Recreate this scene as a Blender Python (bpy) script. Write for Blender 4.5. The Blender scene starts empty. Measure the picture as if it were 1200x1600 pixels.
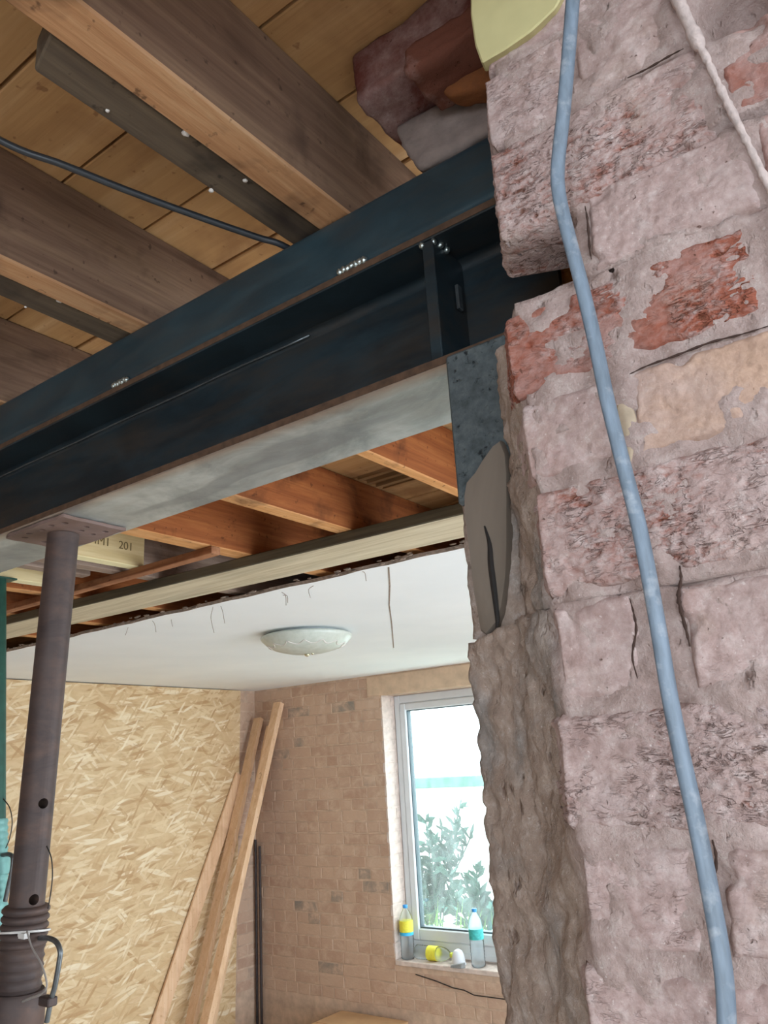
import bpy, bmesh, math, random
import numpy as np
from mathutils import Vector, Matrix

random.seed(7)
C = bpy.context.scene.collection
SC = bpy.context.scene
H = 1.95                      # camera height above the lower floor; z below is given relative to the camera

# ------------------------------------------------------------------ camera
F_PX = 1250.0
RIGHT = Vector((0.80118584, 0.59571384, -0.0568002))
DOWN = Vector((-0.22032611, 0.20540071, -0.9535549))
FWD = Vector((-0.55637906, 0.77648926, 0.29581545))
cam = bpy.data.cameras.new('camera')
cam.sensor_fit = 'VERTICAL'; cam.sensor_height = 36.0
cam.lens = F_PX / 1600.0 * 36.0
cam.clip_start = 0.02; cam.clip_end = 200
co = bpy.data.objects.new('camera', cam); C.objects.link(co)
m = Matrix.Identity(4)
for i in range(3):
    m[i][0] = RIGHT[i]; m[i][1] = -DOWN[i]; m[i][2] = -FWD[i]
m[2][3] = H
co.matrix_world = m
SC.camera = co

# ------------------------------------------------------------------ world, light, exposure
SKY_STRENGTH = 5.2
EXPOSURE = 0.56
w = bpy.data.worlds.new('overcast_sky'); SC.world = w; w.use_nodes = True
nt = w.node_tree; nt.nodes.clear()
wo = nt.nodes.new('ShaderNodeOutputWorld'); bg = nt.nodes.new('ShaderNodeBackground')
tc = nt.nodes.new('ShaderNodeTexCoord'); sx = nt.nodes.new('ShaderNodeSeparateXYZ')
cr = nt.nodes.new('ShaderNodeValToRGB')
cr.color_ramp.elements[0].position = 0.0; cr.color_ramp.elements[0].color = (0.80, 0.90, 1.0, 1)
cr.color_ramp.elements[1].position = 1.0; cr.color_ramp.elements[1].color = (0.90, 0.96, 1.0, 1)
nt.links.new(tc.outputs['Generated'], sx.inputs[0]); nt.links.new(sx.outputs['Z'], cr.inputs[0])
nt.links.new(cr.outputs[0], bg.inputs['Color']); bg.inputs['Strength'].default_value = SKY_STRENGTH
nt.links.new(bg.outputs[0], wo.inputs[0])

def portal(name, loc, rot, sx_, sy_):
    l = bpy.data.lights.new(name, 'AREA'); l.shape = 'RECTANGLE'; l.size = sx_; l.size_y = sy_
    l.cycles.is_portal = True
    o = bpy.data.objects.new(name, l); C.objects.link(o); o.location = loc; o.rotation_euler = rot
portal('window_portal', (-2.87, 5.03, H - 0.4), (-math.pi/2, 0, 0), 1.35, 1.75)
portal('far_side_added_portal', (.92, 2.95, H - 0.75), (0, math.pi/2, 0), 2.4, 3.3)  # sampling portal of the added far-room side opening
portal('near_window_portal', (1.0, -2.62, H - 0.25), (math.pi/2, 0, 0), 2.0, 1.6)
portal('near_side_added_portal', (2.12, -.775, H + 0.0), (0, math.pi/2, 0), 1.1, 1.85)  # guides sampling through the side opening added in the near room
vs = SC.view_settings
vs.view_transform = 'Standard'; vs.look = 'None'; vs.gamma = 1.0; vs.use_curve_mapping = False
vs.exposure = EXPOSURE
SC.cycles.max_bounces = 10; SC.cycles.diffuse_bounces = 6
SC.cycles.transparent_max_bounces = 16
SC.cycles.caustics_reflective = False; SC.cycles.caustics_refractive = False
SC.cycles.sample_clamp_indirect = 8

# ------------------------------------------------------------------ pixel / plane geometry used for laying out real positions
def ray(px, py):
    return RIGHT*((px-600)/F_PX) + DOWN*((py-800)/F_PX) + FWD
def onz(px, py, z): r = ray(px, py); return r*(z/r.z)
def ony(px, py, y): r = ray(px, py); return r*(y/r.y)
def onx(px, py, x): r = ray(px, py); return r*(x/r.x)

# ------------------------------------------------------------------ noise (numpy)
def _hash(ix, iy, iz, seed):
    h = (ix.astype(np.int64)*374761393 + iy.astype(np.int64)*668265263 + iz.astype(np.int64)*2147483647 + seed*974711) & 0xFFFFFFFF
    h = ((h ^ (h >> 13))*1274126177) & 0xFFFFFFFF
    h = ((h ^ (h >> 16))*2246822519) & 0xFFFFFFFF
    return ((h ^ (h >> 15)) & 0xFFFFFF)/float(0xFFFFFF)
def vnoise(P, seed=0):
    i = np.floor(P).astype(np.int64); f = P - i; f = f*f*(3-2*f)
    r = 0
    for dx in (0, 1):
        wx = f[..., 0] if dx else 1-f[..., 0]
        for dy in (0, 1):
            wy = f[..., 1] if dy else 1-f[..., 1]
            for dz in (0, 1):
                wz = f[..., 2] if dz else 1-f[..., 2]
                r = r + wx*wy*wz*_hash(i[..., 0]+dx, i[..., 1]+dy, i[..., 2]+dz, seed)
    return r
def fbm(P, octv=4, seed=0, gain=.5):
    a = 1.; s = 0.; t = 0.
    for o in range(octv):
        s = s + a*vnoise(P*(2**o)+o*17.3, seed+o); t += a; a *= gain
    return s/t           # 0..1
def ridged(P, octv=3, seed=0):
    a = 1.; s = 0.; t = 0.
    for o in range(octv):
        s = s + a*(1-np.abs(2*vnoise(P*(2**o)+o*9.1, seed+o)-1)); t += a; a *= .5
    return s/t

# ------------------------------------------------------------------ materials
def lin(h):
    h = h.lstrip('#'); o = []
    for k in (0, 2, 4):
        c = int(h[k:k+2], 16)/255
        o.append(c/12.92 if c <= .04045 else ((c+.055)/1.055)**2.4)
    return tuple(o)+(1.0,)
class Mat:
    def __init__(s, name, rough=.8, metal=0., spec=.5):
        s.m = bpy.data.materials.new(name); s.m.use_nodes = True
        s.t = s.m.node_tree; s.b = s.t.nodes['Principled BSDF']; s.out = s.t.nodes['Material Output']
        s.b.inputs['Roughness'].default_value = rough; s.b.inputs['Metallic'].default_value = metal
        s.b.inputs['Specular IOR Level'].default_value = spec
    def n(s, ty, **kw):
        nd = s.t.nodes.new(ty)
        for k, v in kw.items():
            if k in nd.inputs.keys(): 
                if hasattr(v, 'is_output'): s.t.links.new(v, nd.inputs[k])
                else: nd.inputs[k].default_value = v
            else: setattr(nd, k, v)
        return nd
    def l(s, a, b): s.t.links.new(a, b)
    def coord(s, kind='Object', scale=(1, 1, 1), rot=(0, 0, 0), loc=(0, 0, 0)):
        if kind == 'World': o = s.n('ShaderNodeNewGeometry').outputs['Position']
        else: o = s.n('ShaderNodeTexCoord').outputs[kind]
        mp = s.n('ShaderNodeMapping'); mp.inputs['Scale'].default_value = scale
        mp.inputs['Rotation'].default_value = rot; mp.inputs['Location'].default_value = loc
        s.l(o, mp.inputs['Vector']); return mp.outputs[0]
    def noise(s, co_, scale=5, detail=5, rough=.55, dist=0.):
        nd = s.n('ShaderNodeTexNoise'); nd.inputs['Scale'].default_value = scale
        nd.inputs['Detail'].default_value = detail; nd.inputs['Roughness'].default_value = rough
        nd.inputs['Distortion'].default_value = dist
        s.l(co_, nd.inputs['Vector']); return nd.outputs['Fac']
    def ramp(s, fac, stops):
        r = s.n('ShaderNodeValToRGB'); e = r.color_ramp.elements
        while len(e) < len(stops): e.new(.5)
        for el, (p, c) in zip(e, stops):
            el.position = p; el.color = c if not isinstance(c, str) else lin(c)
        s.l(fac, r.inputs[0]); return r.outputs[0]
    def mask(s, fac, a, b):
        mr = s.n('ShaderNodeMapRange'); mr.inputs['From Min'].default_value = a; mr.inputs['From Max'].default_value = b
        s.l(fac, mr.inputs['Value']); return mr.outputs[0]
    def mix(s, fac, a, b, mode='MIX'):
        x = s.n('ShaderNodeMix'); x.data_type = 'RGBA'; x.blend_type = mode
        for sock, v in ((x.inputs[0], fac), (x.inputs[6], a), (x.inputs[7], b)):
            if isinstance(v, str): v = lin(v)
            if hasattr(v, 'is_output'): s.l(v, sock)
            else: sock.default_value = v
        return x.outputs[2]
    def math(s, op, a, b=0.):
        x = s.n('ShaderNodeMath'); x.operation = op
        for sock, v in ((x.inputs[0], a), (x.inputs[1], b)):
            if hasattr(v, 'is_output'): s.l(v, sock)
            else: sock.default_value = v
        return x.outputs[0]
    def color(s, v):
        if isinstance(v, str): v = lin(v)
        if hasattr(v, 'is_output'): s.l(v, s.b.inputs['Base Color'])
        else: s.b.inputs['Base Color'].default_value = v
        return s
    def bump(s, h, strength=.5, dist=.01):
        b = s.n('ShaderNodeBump'); b.inputs['Strength'].default_value = strength; b.inputs['Distance'].default_value = dist
        s.l(h, b.inputs['Height'])
        if s.b.inputs['Normal'].is_linked: s.l(s.b.inputs['Normal'].links[0].from_socket, b.inputs['Normal'])
        s.l(b.outputs[0], s.b.inputs['Normal']); return s

def plain(name, col, rough=.6, metal=0., var=.12, scale=30, bump=.15):
    M = Mat(name, rough, metal); c = M.coord('Object'); f = M.noise(c, scale, 4)
    base = lin(col); d = tuple(x*(1-var) for x in base[:3])+(1,); u = tuple(min(1, x*(1+var)) for x in base[:3])+(1,)
    M.color(M.ramp(f, [(.3, d), (.7, u)]))
    if bump: M.bump(f, bump, .003)
    return M.m

def wood(name, axis, dark, mid, light, bottom=None, stain=None, rough=.8, gs=1.0, rand=.0):
    """sawn timber, grain along one axis; rough undersides may be paler where laths covered them"""
    M = Mat(name, rough, spec=.25); k = 'XYZ'.index(axis)
    sc = [38*gs]*3; sc[k] = 2.2*gs
    c = M.coord('World', tuple(sc)); f = M.noise(c, 1.0, 6, .6, .4)
    sc2 = [160*gs]*3; sc2[k] = 9*gs
    f2 = M.noise(M.coord('World', tuple(sc2)), 1.0, 3, .6)
    col = M.ramp(f, [(.28, dark), (.5, mid), (.74, light)])
    col = M.mix(M.mask(f2, .35, .75), col, M.mix(.5, col, dark), 'MIX')
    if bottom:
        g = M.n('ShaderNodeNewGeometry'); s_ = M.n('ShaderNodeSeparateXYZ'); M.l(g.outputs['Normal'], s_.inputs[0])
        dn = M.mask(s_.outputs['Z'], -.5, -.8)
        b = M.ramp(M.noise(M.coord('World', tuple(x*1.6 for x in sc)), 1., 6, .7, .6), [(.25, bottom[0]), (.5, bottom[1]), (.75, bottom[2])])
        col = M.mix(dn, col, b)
    if stain:
        big = M.noise(M.coord('World'), 7, 4, .6, .5)
        col = M.mix(M.math('MULTIPLY', M.mask(big, .52, .68), stain[1]), col, stain[0])
        sp = M.noise(M.coord('World', loc=(3, 1, 2)), 60, 3, .5)
        col = M.mix(M.math('MULTIPLY', M.mask(sp, .66, .72), .6), col, stain[0])
    if rand:
        oi = M.n('ShaderNodeObjectInfo'); hv = M.n('ShaderNodeHueSaturation')
        M.l(M.math('ADD', M.math('MULTIPLY', oi.outputs['Random'], rand), 1-rand/2), hv.inputs['Value'])
        M.l(col, hv.inputs['Color']); col = hv.outputs[0]
    M.color(col); M.bump(f2, .35, .002); M.bump(f, .3, .003)
    return M.m

MATS = {}
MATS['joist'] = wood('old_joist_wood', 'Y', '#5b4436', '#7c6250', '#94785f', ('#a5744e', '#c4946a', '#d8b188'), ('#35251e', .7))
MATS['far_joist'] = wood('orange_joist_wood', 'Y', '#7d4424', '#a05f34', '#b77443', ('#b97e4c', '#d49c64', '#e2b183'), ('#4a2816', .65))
MATS['batten'] = wood('grey_batten_wood', 'Y', '#4a4038', '#685a4a', '#86755f', None, ('#241c18', .6))
MATS['noggin'] = wood('rust_batten_wood', 'X', '#8a5a3e', '#ab7654', '#c08e6a', None, ('#4a2a1a', .5))
MATS['board'] = wood('floorboard_wood', 'X', '#b18557', '#c69a68', '#d8b083', None, ('#86593a', .45), gs=.6, rand=.22)
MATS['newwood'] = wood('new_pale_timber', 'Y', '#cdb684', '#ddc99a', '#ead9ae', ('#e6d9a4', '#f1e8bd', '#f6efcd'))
MATS['oldgrey'] = wood('plaster_stained_timber', 'Y', '#7d685a', '#9b877a', '#b5a496', None, ('#5a463a', .5))
MATS['lath'] = wood('lath_wood', 'X', '#94714e', '#b8946a', '#d0b088')
MATS['lean'] = wood('planed_pine', 'Z', '#d0a985', '#dcb997', '#e6c8ab', None, ('#a97c55', .25), rand=.16)
def plank_mat():
    M = Mat('weathered_scaffold_board', .85, spec=.2)
    f = M.noise(M.coord('World', (3, 45, 60)), 1, 6, .6, .5)
    col = M.ramp(f, [(.25, '#b0a288'), (.5, '#cbbea2'), (.75, '#ddd3ba')])
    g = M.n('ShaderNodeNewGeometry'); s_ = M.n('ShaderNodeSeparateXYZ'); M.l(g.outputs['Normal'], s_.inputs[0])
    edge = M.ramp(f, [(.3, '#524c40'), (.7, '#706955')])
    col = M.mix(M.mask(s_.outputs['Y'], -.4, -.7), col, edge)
    st = M.noise(M.coord('World', (1.2, 9, 9)), 1, 4)
    col = M.mix(M.math('MULTIPLY', M.mask(st, .52, .65), .35), col, '#8f8672')
    M.color(col).bump(f, .35, .003); return M.m
MATS['plank'] = plank_mat()

def steel_mat(name, base, patch, rust, rough, metal, rustamt):
    M = Mat(name, rough, metal, .5)
    f = M.noise(M.coord('World', (3, 3, 9)), 2.2, 6, .65, .6)
    col = M.mix(M.mask(f, .4, .62), base, patch)
    f2 = M.noise(M.coord('World', (2.5, 9, 14), loc=(4, 2, 1)), 1.6, 6, .7, .3)
    col = M.mix(M.math('MULTIPLY', M.mask(f2, .46, .66), rustamt), col, rust)
    fs = M.noise(M.coord('World'), 240, 3)
    col = M.mix(M.math('MULTIPLY', M.mask(fs, .6, .75), .25), col, patch)
    if name.startswith('bare'):
        ge = M.n('ShaderNodeSeparateXYZ'); M.l(M.coord('World'), ge.inputs[0])
        ed = M.mask(M.math('ADD', ge.outputs['Y'], M.math('MULTIPLY', f2, .03)), .672, .645)
        col = M.mix(M.math('MULTIPLY', ed, .75), col, '#96704f')
        pa = M.noise(M.coord('World', (2.2, 7, 1), loc=(.3, .1, 0)), 1.7, 2, .4)
        col = M.mix(M.math('MULTIPLY', M.mask(pa, .56, .60), .5), col, '#74787a')
    M.color(col)
    M.l(M.math('ADD', M.math('MULTIPLY', f, .25), rough-.12), M.b.inputs['Roughness'])
    M.bump(fs, .06, .001); return M.m
MATS['steel'] = steel_mat('mill_scale_steel', '#1f2a30', '#2b3a41', '#453c33', .45, .35, .6)
MATS['steel_under'] = steel_mat('bare_flange_sheen', '#868f90', '#bcc2c0', '#837a70', .42, .45, .35)  # beam steel with the window's reflection put into paler base colours
MATS['steel_cap'] = steel_mat('blue_mill_scale_steel', '#293c45', '#354a52', '#474540', .42, .3, .45)
MATS['rustedge'] = plain('rusty_steel_edge', '#5a4434', .7, .3, .3, 80)
MATS['weld'] = plain('bright_weld_bead', '#b9c3c0', .28, .9, .35, 200, .4)
MATS['rustprop'] = steel_mat('rusted_prop_steel', '#3d3230', '#4d403c', '#5f493f', .62, .3, .7)
MATS['rustplate'] = steel_mat('rusted_plate_steel', '#6b564c', '#86706a', '#7a5e4e', .75, .2, .6)
MATS['galv'] = plain('dull_galvanised_steel', '#6d7274', .4, .8, .2, 90)
MATS['green'] = plain('green_painted_prop', '#1f4a3d', .5, .2, .2, 40)
MATS['teal'] = plain('pale_teal_collar_paint', '#6b9c96', .5, .1, .2, 40)
MATS['zip'] = plain('white_cable_tie', '#c9c6c2', .5, 0, .1)
MATS['tiewire'] = plain('dusty_tie_wire', '#8d8782', .6, .2, .1)
MATS['wire'] = plain('dark_wire', '#2b2725', .6, .2)
MATS['blackcable'] = plain('black_cable_sheath', '#33373c', .38, 0, .1, 60, .05)
def cable_mat():
    M = Mat('grey_cable_sheath', .42, spec=.45); f = M.noise(M.coord('World', (200, 200, 40)), 1, 4)
    d = M.noise(M.coord('World'), 60, 4, .6)
    M.color(M.mix(M.math('MULTIPLY', M.mask(d, .55, .72), .5), M.ramp(f, [(.3, '#66737f'), (.7, '#7e8d9c')]), '#b9bdc2'))
    M.bump(f, .1, .001); return M.m
MATS['cable'] = cable_mat()
MATS['cord'] = plain('plaster_coated_cord', '#c9b8b2', .9, 0, .15, 150, .6)

def osb_mat():
    """oriented strand board: layered stretched cells at several angles (flat print of the strands)"""
    M = Mat('oriented_strand_board', .55, spec=.3)
    base = M.ramp(M.noise(M.coord('Object'), 14, 5, .6), [(.3, '#c7a880'), (.7, '#d6bb92')])
    col = base; hgt = None
    rnd = random.Random(3)
    oc = M.n('ShaderNodeTexCoord').outputs['Object']; wn_ = M.n('ShaderNodeTexNoise'); wn_.inputs['Scale'].default_value = 2.0; wn_.inputs['Detail'].default_value = 2
    M.l(oc, wn_.inputs['Vector']); wm = M.n('ShaderNodeVectorMath'); wm.operation = 'MULTIPLY_ADD'
    M.l(wn_.outputs['Color'], wm.inputs[0]); wm.inputs[1].default_value = (0, .10, .10); M.l(oc, wm.inputs[2]); warp = wm.outputs[0]
    for k in range(14):
        ang = max(-.95, min(.95, rnd.gauss(0, .6))); big = (.75, 1.0, 1.0, 1.35)[k % 4]
        ro = M.n('ShaderNodeVectorRotate'); ro.rotation_type = 'X_AXIS'; M.l(warp, ro.inputs['Vector']); ro.inputs['Angle'].default_value = ang
        mp = M.n('ShaderNodeMapping'); mp.inputs['Scale'].default_value = (.01, 4.6*big, 34*big); mp.inputs['Location'].default_value = (k*3.7, rnd.random()*9, rnd.random()*9)
        M.l(ro.outputs[0], mp.inputs['Vector']); c = mp.outputs[0]
        v = M.n('ShaderNodeTexVoronoi'); v.voronoi_dimensions = '3D'; v.inputs['Scale'].default_value = 1; v.inputs['Randomness'].default_value = 1
        # strands sit on a single slice of the cells
        M.l(c, v.inputs['Vector'])
        sep = M.n('ShaderNodeSeparateColor'); M.l(v.outputs['Color'], sep.inputs[0])
        pick = M.mask(sep.outputs[0], .66, .70); shape = M.mask(v.outputs['Distance'], .46, .36)
        mk = M.math('MULTIPLY', pick, shape)
        tone = M.ramp(sep.outputs[1], [(0, '#b18b60'), (.3, '#cbab82'), (.75, '#e0c8a2'), (1, '#efe0c4')])
        col = M.mix(M.math('MULTIPLY', mk, .75), col, tone)
        hh = M.math('MULTIPLY', mk, sep.outputs[2]); hgt = hh if hgt is None else M.math('MAXIMUM', hgt, hh)
    dk_ = M.noise(M.coord('Object', (1, 12, 30)), 1, 4, .6, 1.)
    col = M.mix(M.math('MULTIPLY', M.mask(dk_, .60, .72), .45), col, '#a5835c')
    M.color(col); M.bump(hgt, .45, .005); return M.m
MATS['osb'] = osb_mat()

def brick_near():
    """dusty pink-coated old brick: obj.color rgb = fired colour, alpha = how much plaster dust still sits on it;
    'torn' = how torn the face is (fine fissures), 'relief' = height of the modelled face"""
    M = Mat('dusty_old_brick', .92, spec=.12)
    oi = M.n('ShaderNodeObjectInfo'); c = M.coord('World')
    at = M.n('ShaderNodeAttribute'); at.attribute_name = 'relief'
    tn = M.n('ShaderNodeAttribute'); tn.attribute_name = 'torn'
    big = M.noise(c, 11, 5, .6, .6); fine = M.noise(c, 130, 5, .7)
    # thin broken fissures, mostly along the bed
    fs = M.noise(M.coord('World', (70, 70, 200)), 1, 4, .55, 1.0)
    fz = M.math('ABSOLUTE', M.math('SUBTRACT', fs, .5))
    gate = M.mask(M.noise(M.coord('World', loc=(5, 2, 9)), 75, 3, .5), .46, .58)
    crack = M.math('MULTIPLY', M.math('MULTIPLY', M.mask(fz, .034, .004), gate), tn.outputs['Fac'])
    gr_ = M.noise(M.coord('World', (150, 150, 260), loc=(3, 3, 3)), 1, 4, .6, .4)
    red = M.mix(M.mask(fine, .3, .7), M.mix(.4, oi.outputs['Color'], (.12, .05, .035, 1)), oi.outputs['Color'])
    dust = M.ramp(M.noise(c, 26, 6, .7), [(.25, '#a18882'), (.5, '#b69e98'), (.78, '#c8b4af')])
    k = M.math('ADD', M.math('MULTIPLY', big, .95), M.math('MULTIPLY', fine, .22))
    k = M.math('ADD', k, M.math('SUBTRACT', oi.outputs['Alpha'], 1.08))
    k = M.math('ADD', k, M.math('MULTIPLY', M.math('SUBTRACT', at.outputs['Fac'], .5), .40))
    k = M.math('ADD', k, M.math('MULTIPLY', M.math('MULTIPLY', M.math('SUBTRACT', gr_, .5), 1.1), tn.outputs['Fac']))
    sp = M.noise(M.coord('World', loc=(2, 5, 1)), 330, 2)
    dust = M.mix(M.math('MULTIPLY', M.mask(sp, .68, .74), .6), dust, '#ded2cd')
    wt = M.noise(M.coord('World', loc=(7, 5, 1)), 17, 5, .65)
    dust = M.mix(M.math('MULTIPLY', M.mask(wt, .55, .75), .5), dust, '#c6bbb9')
    tan = M.noise(M.coord('World', loc=(1, 8, 4)), 14, 5, .65)
    dust = M.mix(M.math('MULTIPLY', M.mask(tan, .54, .72), .5), dust, '#ab9585')
    mo = M.noise(M.coord('World', loc=(4, 4, 7)), 75, 6, .75)
    dust = M.mix(M.math('MULTIPLY', M.mask(mo, .50, .66), .5), dust, '#8f736b')
    dust = M.mix(M.math('MULTIPLY', M.mask(mo, .48, .34), .5), dust, '#d4c5c0')
    col = M.mix(M.mask(k, -.22, .20), red, dust)
    pit = M.noise(M.coord('World', loc=(9, 5, 2)), 150, 2)
    pk = M.mask(pit, .70, .76)
    dk = M.math('MAXIMUM', M.math('MULTIPLY', crack, .5), M.math('MULTIPLY', pk, .55))
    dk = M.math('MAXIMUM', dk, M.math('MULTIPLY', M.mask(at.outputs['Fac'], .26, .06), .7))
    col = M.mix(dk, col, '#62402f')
    M.color(col)
    hg = M.math('SUBTRACT', M.math('MULTIPLY', gr_, M.math('MULTIPLY', tn.outputs['Fac'], .9)), M.math('MULTIPLY', dk, .7))
    M.bump(hg, .9, .0035); M.bump(fine, .5, .0025); return M.m
MATS['brick'] = brick_near()
def mortar_near():
    M = Mat('lime_mortar', .95, spec=.1)
    at = M.n('ShaderNodeAttribute'); at.attribute_name = 'cut'
    c = M.coord('World')
    f = M.noise(c, 32, 7, .72); g = M.noise(c, 120, 6, .7); b = M.noise(c, 9, 4, .6, .4)
    front = M.ramp(f, [(.25, '#a08a83'), (.5, '#b59f98'), (.78, '#c7b4ae')])
    cut = M.ramp(f, [(.25, '#8f7d6f'), (.5, '#a89486'), (.78, '#bba899')])
    grey = M.mix(M.mask(b, .5, .66), cut, '#98908a')
    col = M.mix(at.outputs['Fac'], front, grey)
    pit = M.noise(M.coord('World', (1, 1, .6), loc=(1, 2, 7)), 75, 3, .5)
    col = M.mix(M.math('MULTIPLY', M.mask(pit, .68, .76), .7), col, '#5c453c')
    mo = M.noise(M.coord('World', loc=(4, 4, 7)), 75, 6, .75)
    col = M.mix(M.math('MULTIPLY', M.mask(mo, .50, .66), .4), col, '#8a7368')
    col = M.mix(M.math('MULTIPLY', M.mask(mo, .48, .34), .4), col, '#d0c3bc')
    sp = M.noise(M.coord('World', loc=(2, 5, 1)), 300, 2)
    col = M.mix(M.math('MULTIPLY', M.mask(sp, .68, .74), .5), col, '#ddd2cb')
    M.color(col); M.bump(g, .8, .004); M.bump(f, .4, .006); M.bump(M.mask(pit, .78, .64), .7, .004); return M.m
MATS['mortar'] = mortar_near()
def render_patch():
    M = Mat('trowelled_mortar', .8, spec=.25); f = M.noise(M.coord('World', (14, 14, 5)), 1, 5, .6, .5)
    M.color(M.ramp(f, [(.3, '#6c6156'), (.55, '#7d7165'), (.8, '#8d8174')])); M.bump(f, .2, .004); return M.m
MATS['patch'] = render_patch()
MATS['limesmear'] = plain('pale_lime_smear', '#b7a48d', .9, 0, .15, 60, .4)
MATS['dullmortar'] = plain('dull_grey_mortar', '#8a7b74', .95, 0, .2, 45, .6)
MATS['darkjoint'] = plain('open_joint_dark', '#43312a', 1.0, 0, .2, 60, .3)  # dark brown for the tubes along the open joints
def pad_mat():
    M = Mat('dense_concrete', .8, spec=.3); c = M.coord('World')
    f = M.noise(c, 60, 6, .7); p = M.noise(c, 130, 3, .5)
    col = M.ramp(f, [(.3, '#3b4142'), (.5, '#4f5658'), (.75, '#676e6e')])
    col = M.mix(M.mask(p, .66, .72), col, '#23282a'); M.color(col)
    M.bump(M.mask(p, .74, .60), .6, .003); M.bump(f, .3, .003); return M.m
MATS['pad'] = pad_mat()
def brick_far():
    M = Mat('parged_far_brick', .95, spec=.1); oi = M.n('ShaderNodeObjectInfo'); c = M.coord('World')
    f = M.noise(c, 9, 6, .65, .5); g = M.noise(c, 55, 4, .6)
    own = M.mix(M.mask(oi.outputs['Random'], .05, .95), '#b69783', '#cbae98')
    own = M.mix(M.mask(oi.outputs['Random'], .95, .96), own, '#938a80')
    parge = M.ramp(f, [(.3, '#b59884'), (.55, '#c6aa95'), (.8, '#d4bca9')])
    col = M.mix(M.mask(f, .38, .6), own, parge)
    col = M.mix(M.math('MULTIPLY', M.mask(g, .62, .72), .35), col, '#d3bda8')
    M.color(col); M.bump(g, .4, .006); return M.m
MATS['farbrick'] = brick_far()
MATS['farmortar'] = plain('far_wall_mortar', '#c4aa95', .95, 0, .2, 14, .4)
MATS['whitebrick'] = plain('whitewashed_brick', '#d0bfb5', .9, 0, .18, 25, .4)
MATS['lintelmat'] = plain('tan_rendered_lintel', '#cbb096', .92, 0, .15, 12, .3)
def ceil_mat():
    M = Mat('white_plaster', .85, spec=.2); f = M.noise(M.coord('World'), 2.2, 5, .5); g = M.noise(M.coord('World', (1, 4, 1)), 20, 3)
    M.color(M.ramp(f, [(.3, '#eaeef0'), (.7, '#f2f5f6')])); M.bump(g, .06, .004); return M.m
MATS['ceiling'] = ceil_mat()
MATS['plasteredge'] = plain('broken_plaster_edge', '#8d7d70', .95, 0, .35, 60, .5)
MATS['lump'] = plain('plaster_lump', '#d9d2cb', .9, 0, .12, 60, .4)
MATS['darkroom'] = plain('bare_wall_plaster', '#c8c0b9', .9, 0, .1, 6)
MATS['floor'] = plain('dusty_concrete_floor', '#cbc6be', .85, 0, .15, 4)
MATS['upvc'] = plain('white_window_plastic', '#d8dcdf', .35, 0, .03, 10, 0)
MATS['gasket'] = plain('dark_gasket', '#4a5a60', .5, 0, .05, 10, 0)
MATS['yellowfoam'] = plain('pale_yellow_board', '#c9c08c', .8, 0, .12, 12, .3)
MATS['cardboard'] = plain('tan_cardboard', '#c09a72', .85, 0, .08, 10, .1)
MATS['pipe'] = plain('dark_conduit', '#3a3130', .5, .2, .2, 30)
MATS['stamp'] = plain('printed_stamp_ink', '#7a6a45', .9, 0, .1, 20, 0)
MATS['pencil'] = plain('pencil_ink', '#8a6a42', .9, 0, .1, 20, 0)
def glass_mat():
    M = Mat('dusty_window_glass'); t = M.t
    tr = t.nodes.new('ShaderNodeBsdfTransparent'); tr.inputs[0].default_value = (.93, .97, .96, 1)
    gl = t.nodes.new('ShaderNodeBsdfGlossy'); gl.inputs['Roughness'].default_value = .03
    tl = t.nodes.new('ShaderNodeBsdfTranslucent'); tl.inputs[0].default_value = (.85, .95, .95, 1)
    a = t.nodes.new('ShaderNodeMixShader'); f = M.noise(M.coord('World', (1, 1, .35)), 9, 5, .6)
    M.l(M.math('ADD', M.math('MULTIPLY', M.mask(f, .4, .7), .06), .03), a.inputs[0])
    M.l(tr.outputs[0], a.inputs[1]); M.l(tl.outputs[0], a.inputs[2])
    b = t.nodes.new('ShaderNodeMixShader'); b.inputs[0].default_value = .05
    M.l(a.outputs[0], b.inputs[1]); M.l(gl.outputs[0], b.inputs[2]); M.l(b.outputs[0], M.out.inputs[0]); return M.m
MATS['glass'] = glass_mat()
def clear_plastic(name, tint):
    M = Mat(name); t = M.t
    tr = t.nodes.new('ShaderNodeBsdfTransparent'); tr.inputs[0].default_value = tint
    gl = t.nodes.new('ShaderNodeBsdfGlossy'); gl.inputs['Roughness'].default_value = .12
    tl = t.nodes.new('ShaderNodeBsdfTranslucent'); tl.inputs[0].default_value = tint
    a = t.nodes.new('ShaderNodeMixShader'); a.inputs[0].default_value = .26
    M.l(tr.outputs[0], a.inputs[1]); M.l(tl.outputs[0], a.inputs[2])
    lw = t.nodes.new('ShaderNodeLayerWeight'); lw.inputs[0].default_value = .12
    b = t.nodes.new('ShaderNodeMixShader'); M.l(lw.outputs['Fresnel'], b.inputs[0])
    M.l(a.outputs[0], b.inputs[1]); M.l(gl.outputs[0], b.inputs[2]); M.l(b.outputs[0], M.out.inputs[0]); return M.m
MATS['pet'] = clear_plastic('clear_bottle_plastic', (.95, .98, 1, 1))
MATS['bluecap'] = plain('blue_cap_plastic', '#2f8fd6', .4, 0, .05, 10, 0)
MATS['yellowcap'] = plain('yellow_cap_plastic', '#d5dd55', .4, 0, .05, 10, 0)
MATS['yellowlabel'] = plain('yellow_label_print', '#e8e04a', .6, 0, .1, 60, 0)
MATS['bluelabel'] = plain('blue_label_print', '#3fb4e6', .6, 0, .1, 60, 0)
MATS['teallabel'] = plain('teal_label_print', '#46b9b6', .6, 0, .2, 60, 0)
MATS['whiteplastic'] = plain('white_cup_plastic', '#e3e5ea', .5, 0, .04, 20, 0)
MATS['greychip'] = plain('grey_slate', '#8c8f8f', .8, 0, .2, 60)
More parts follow.
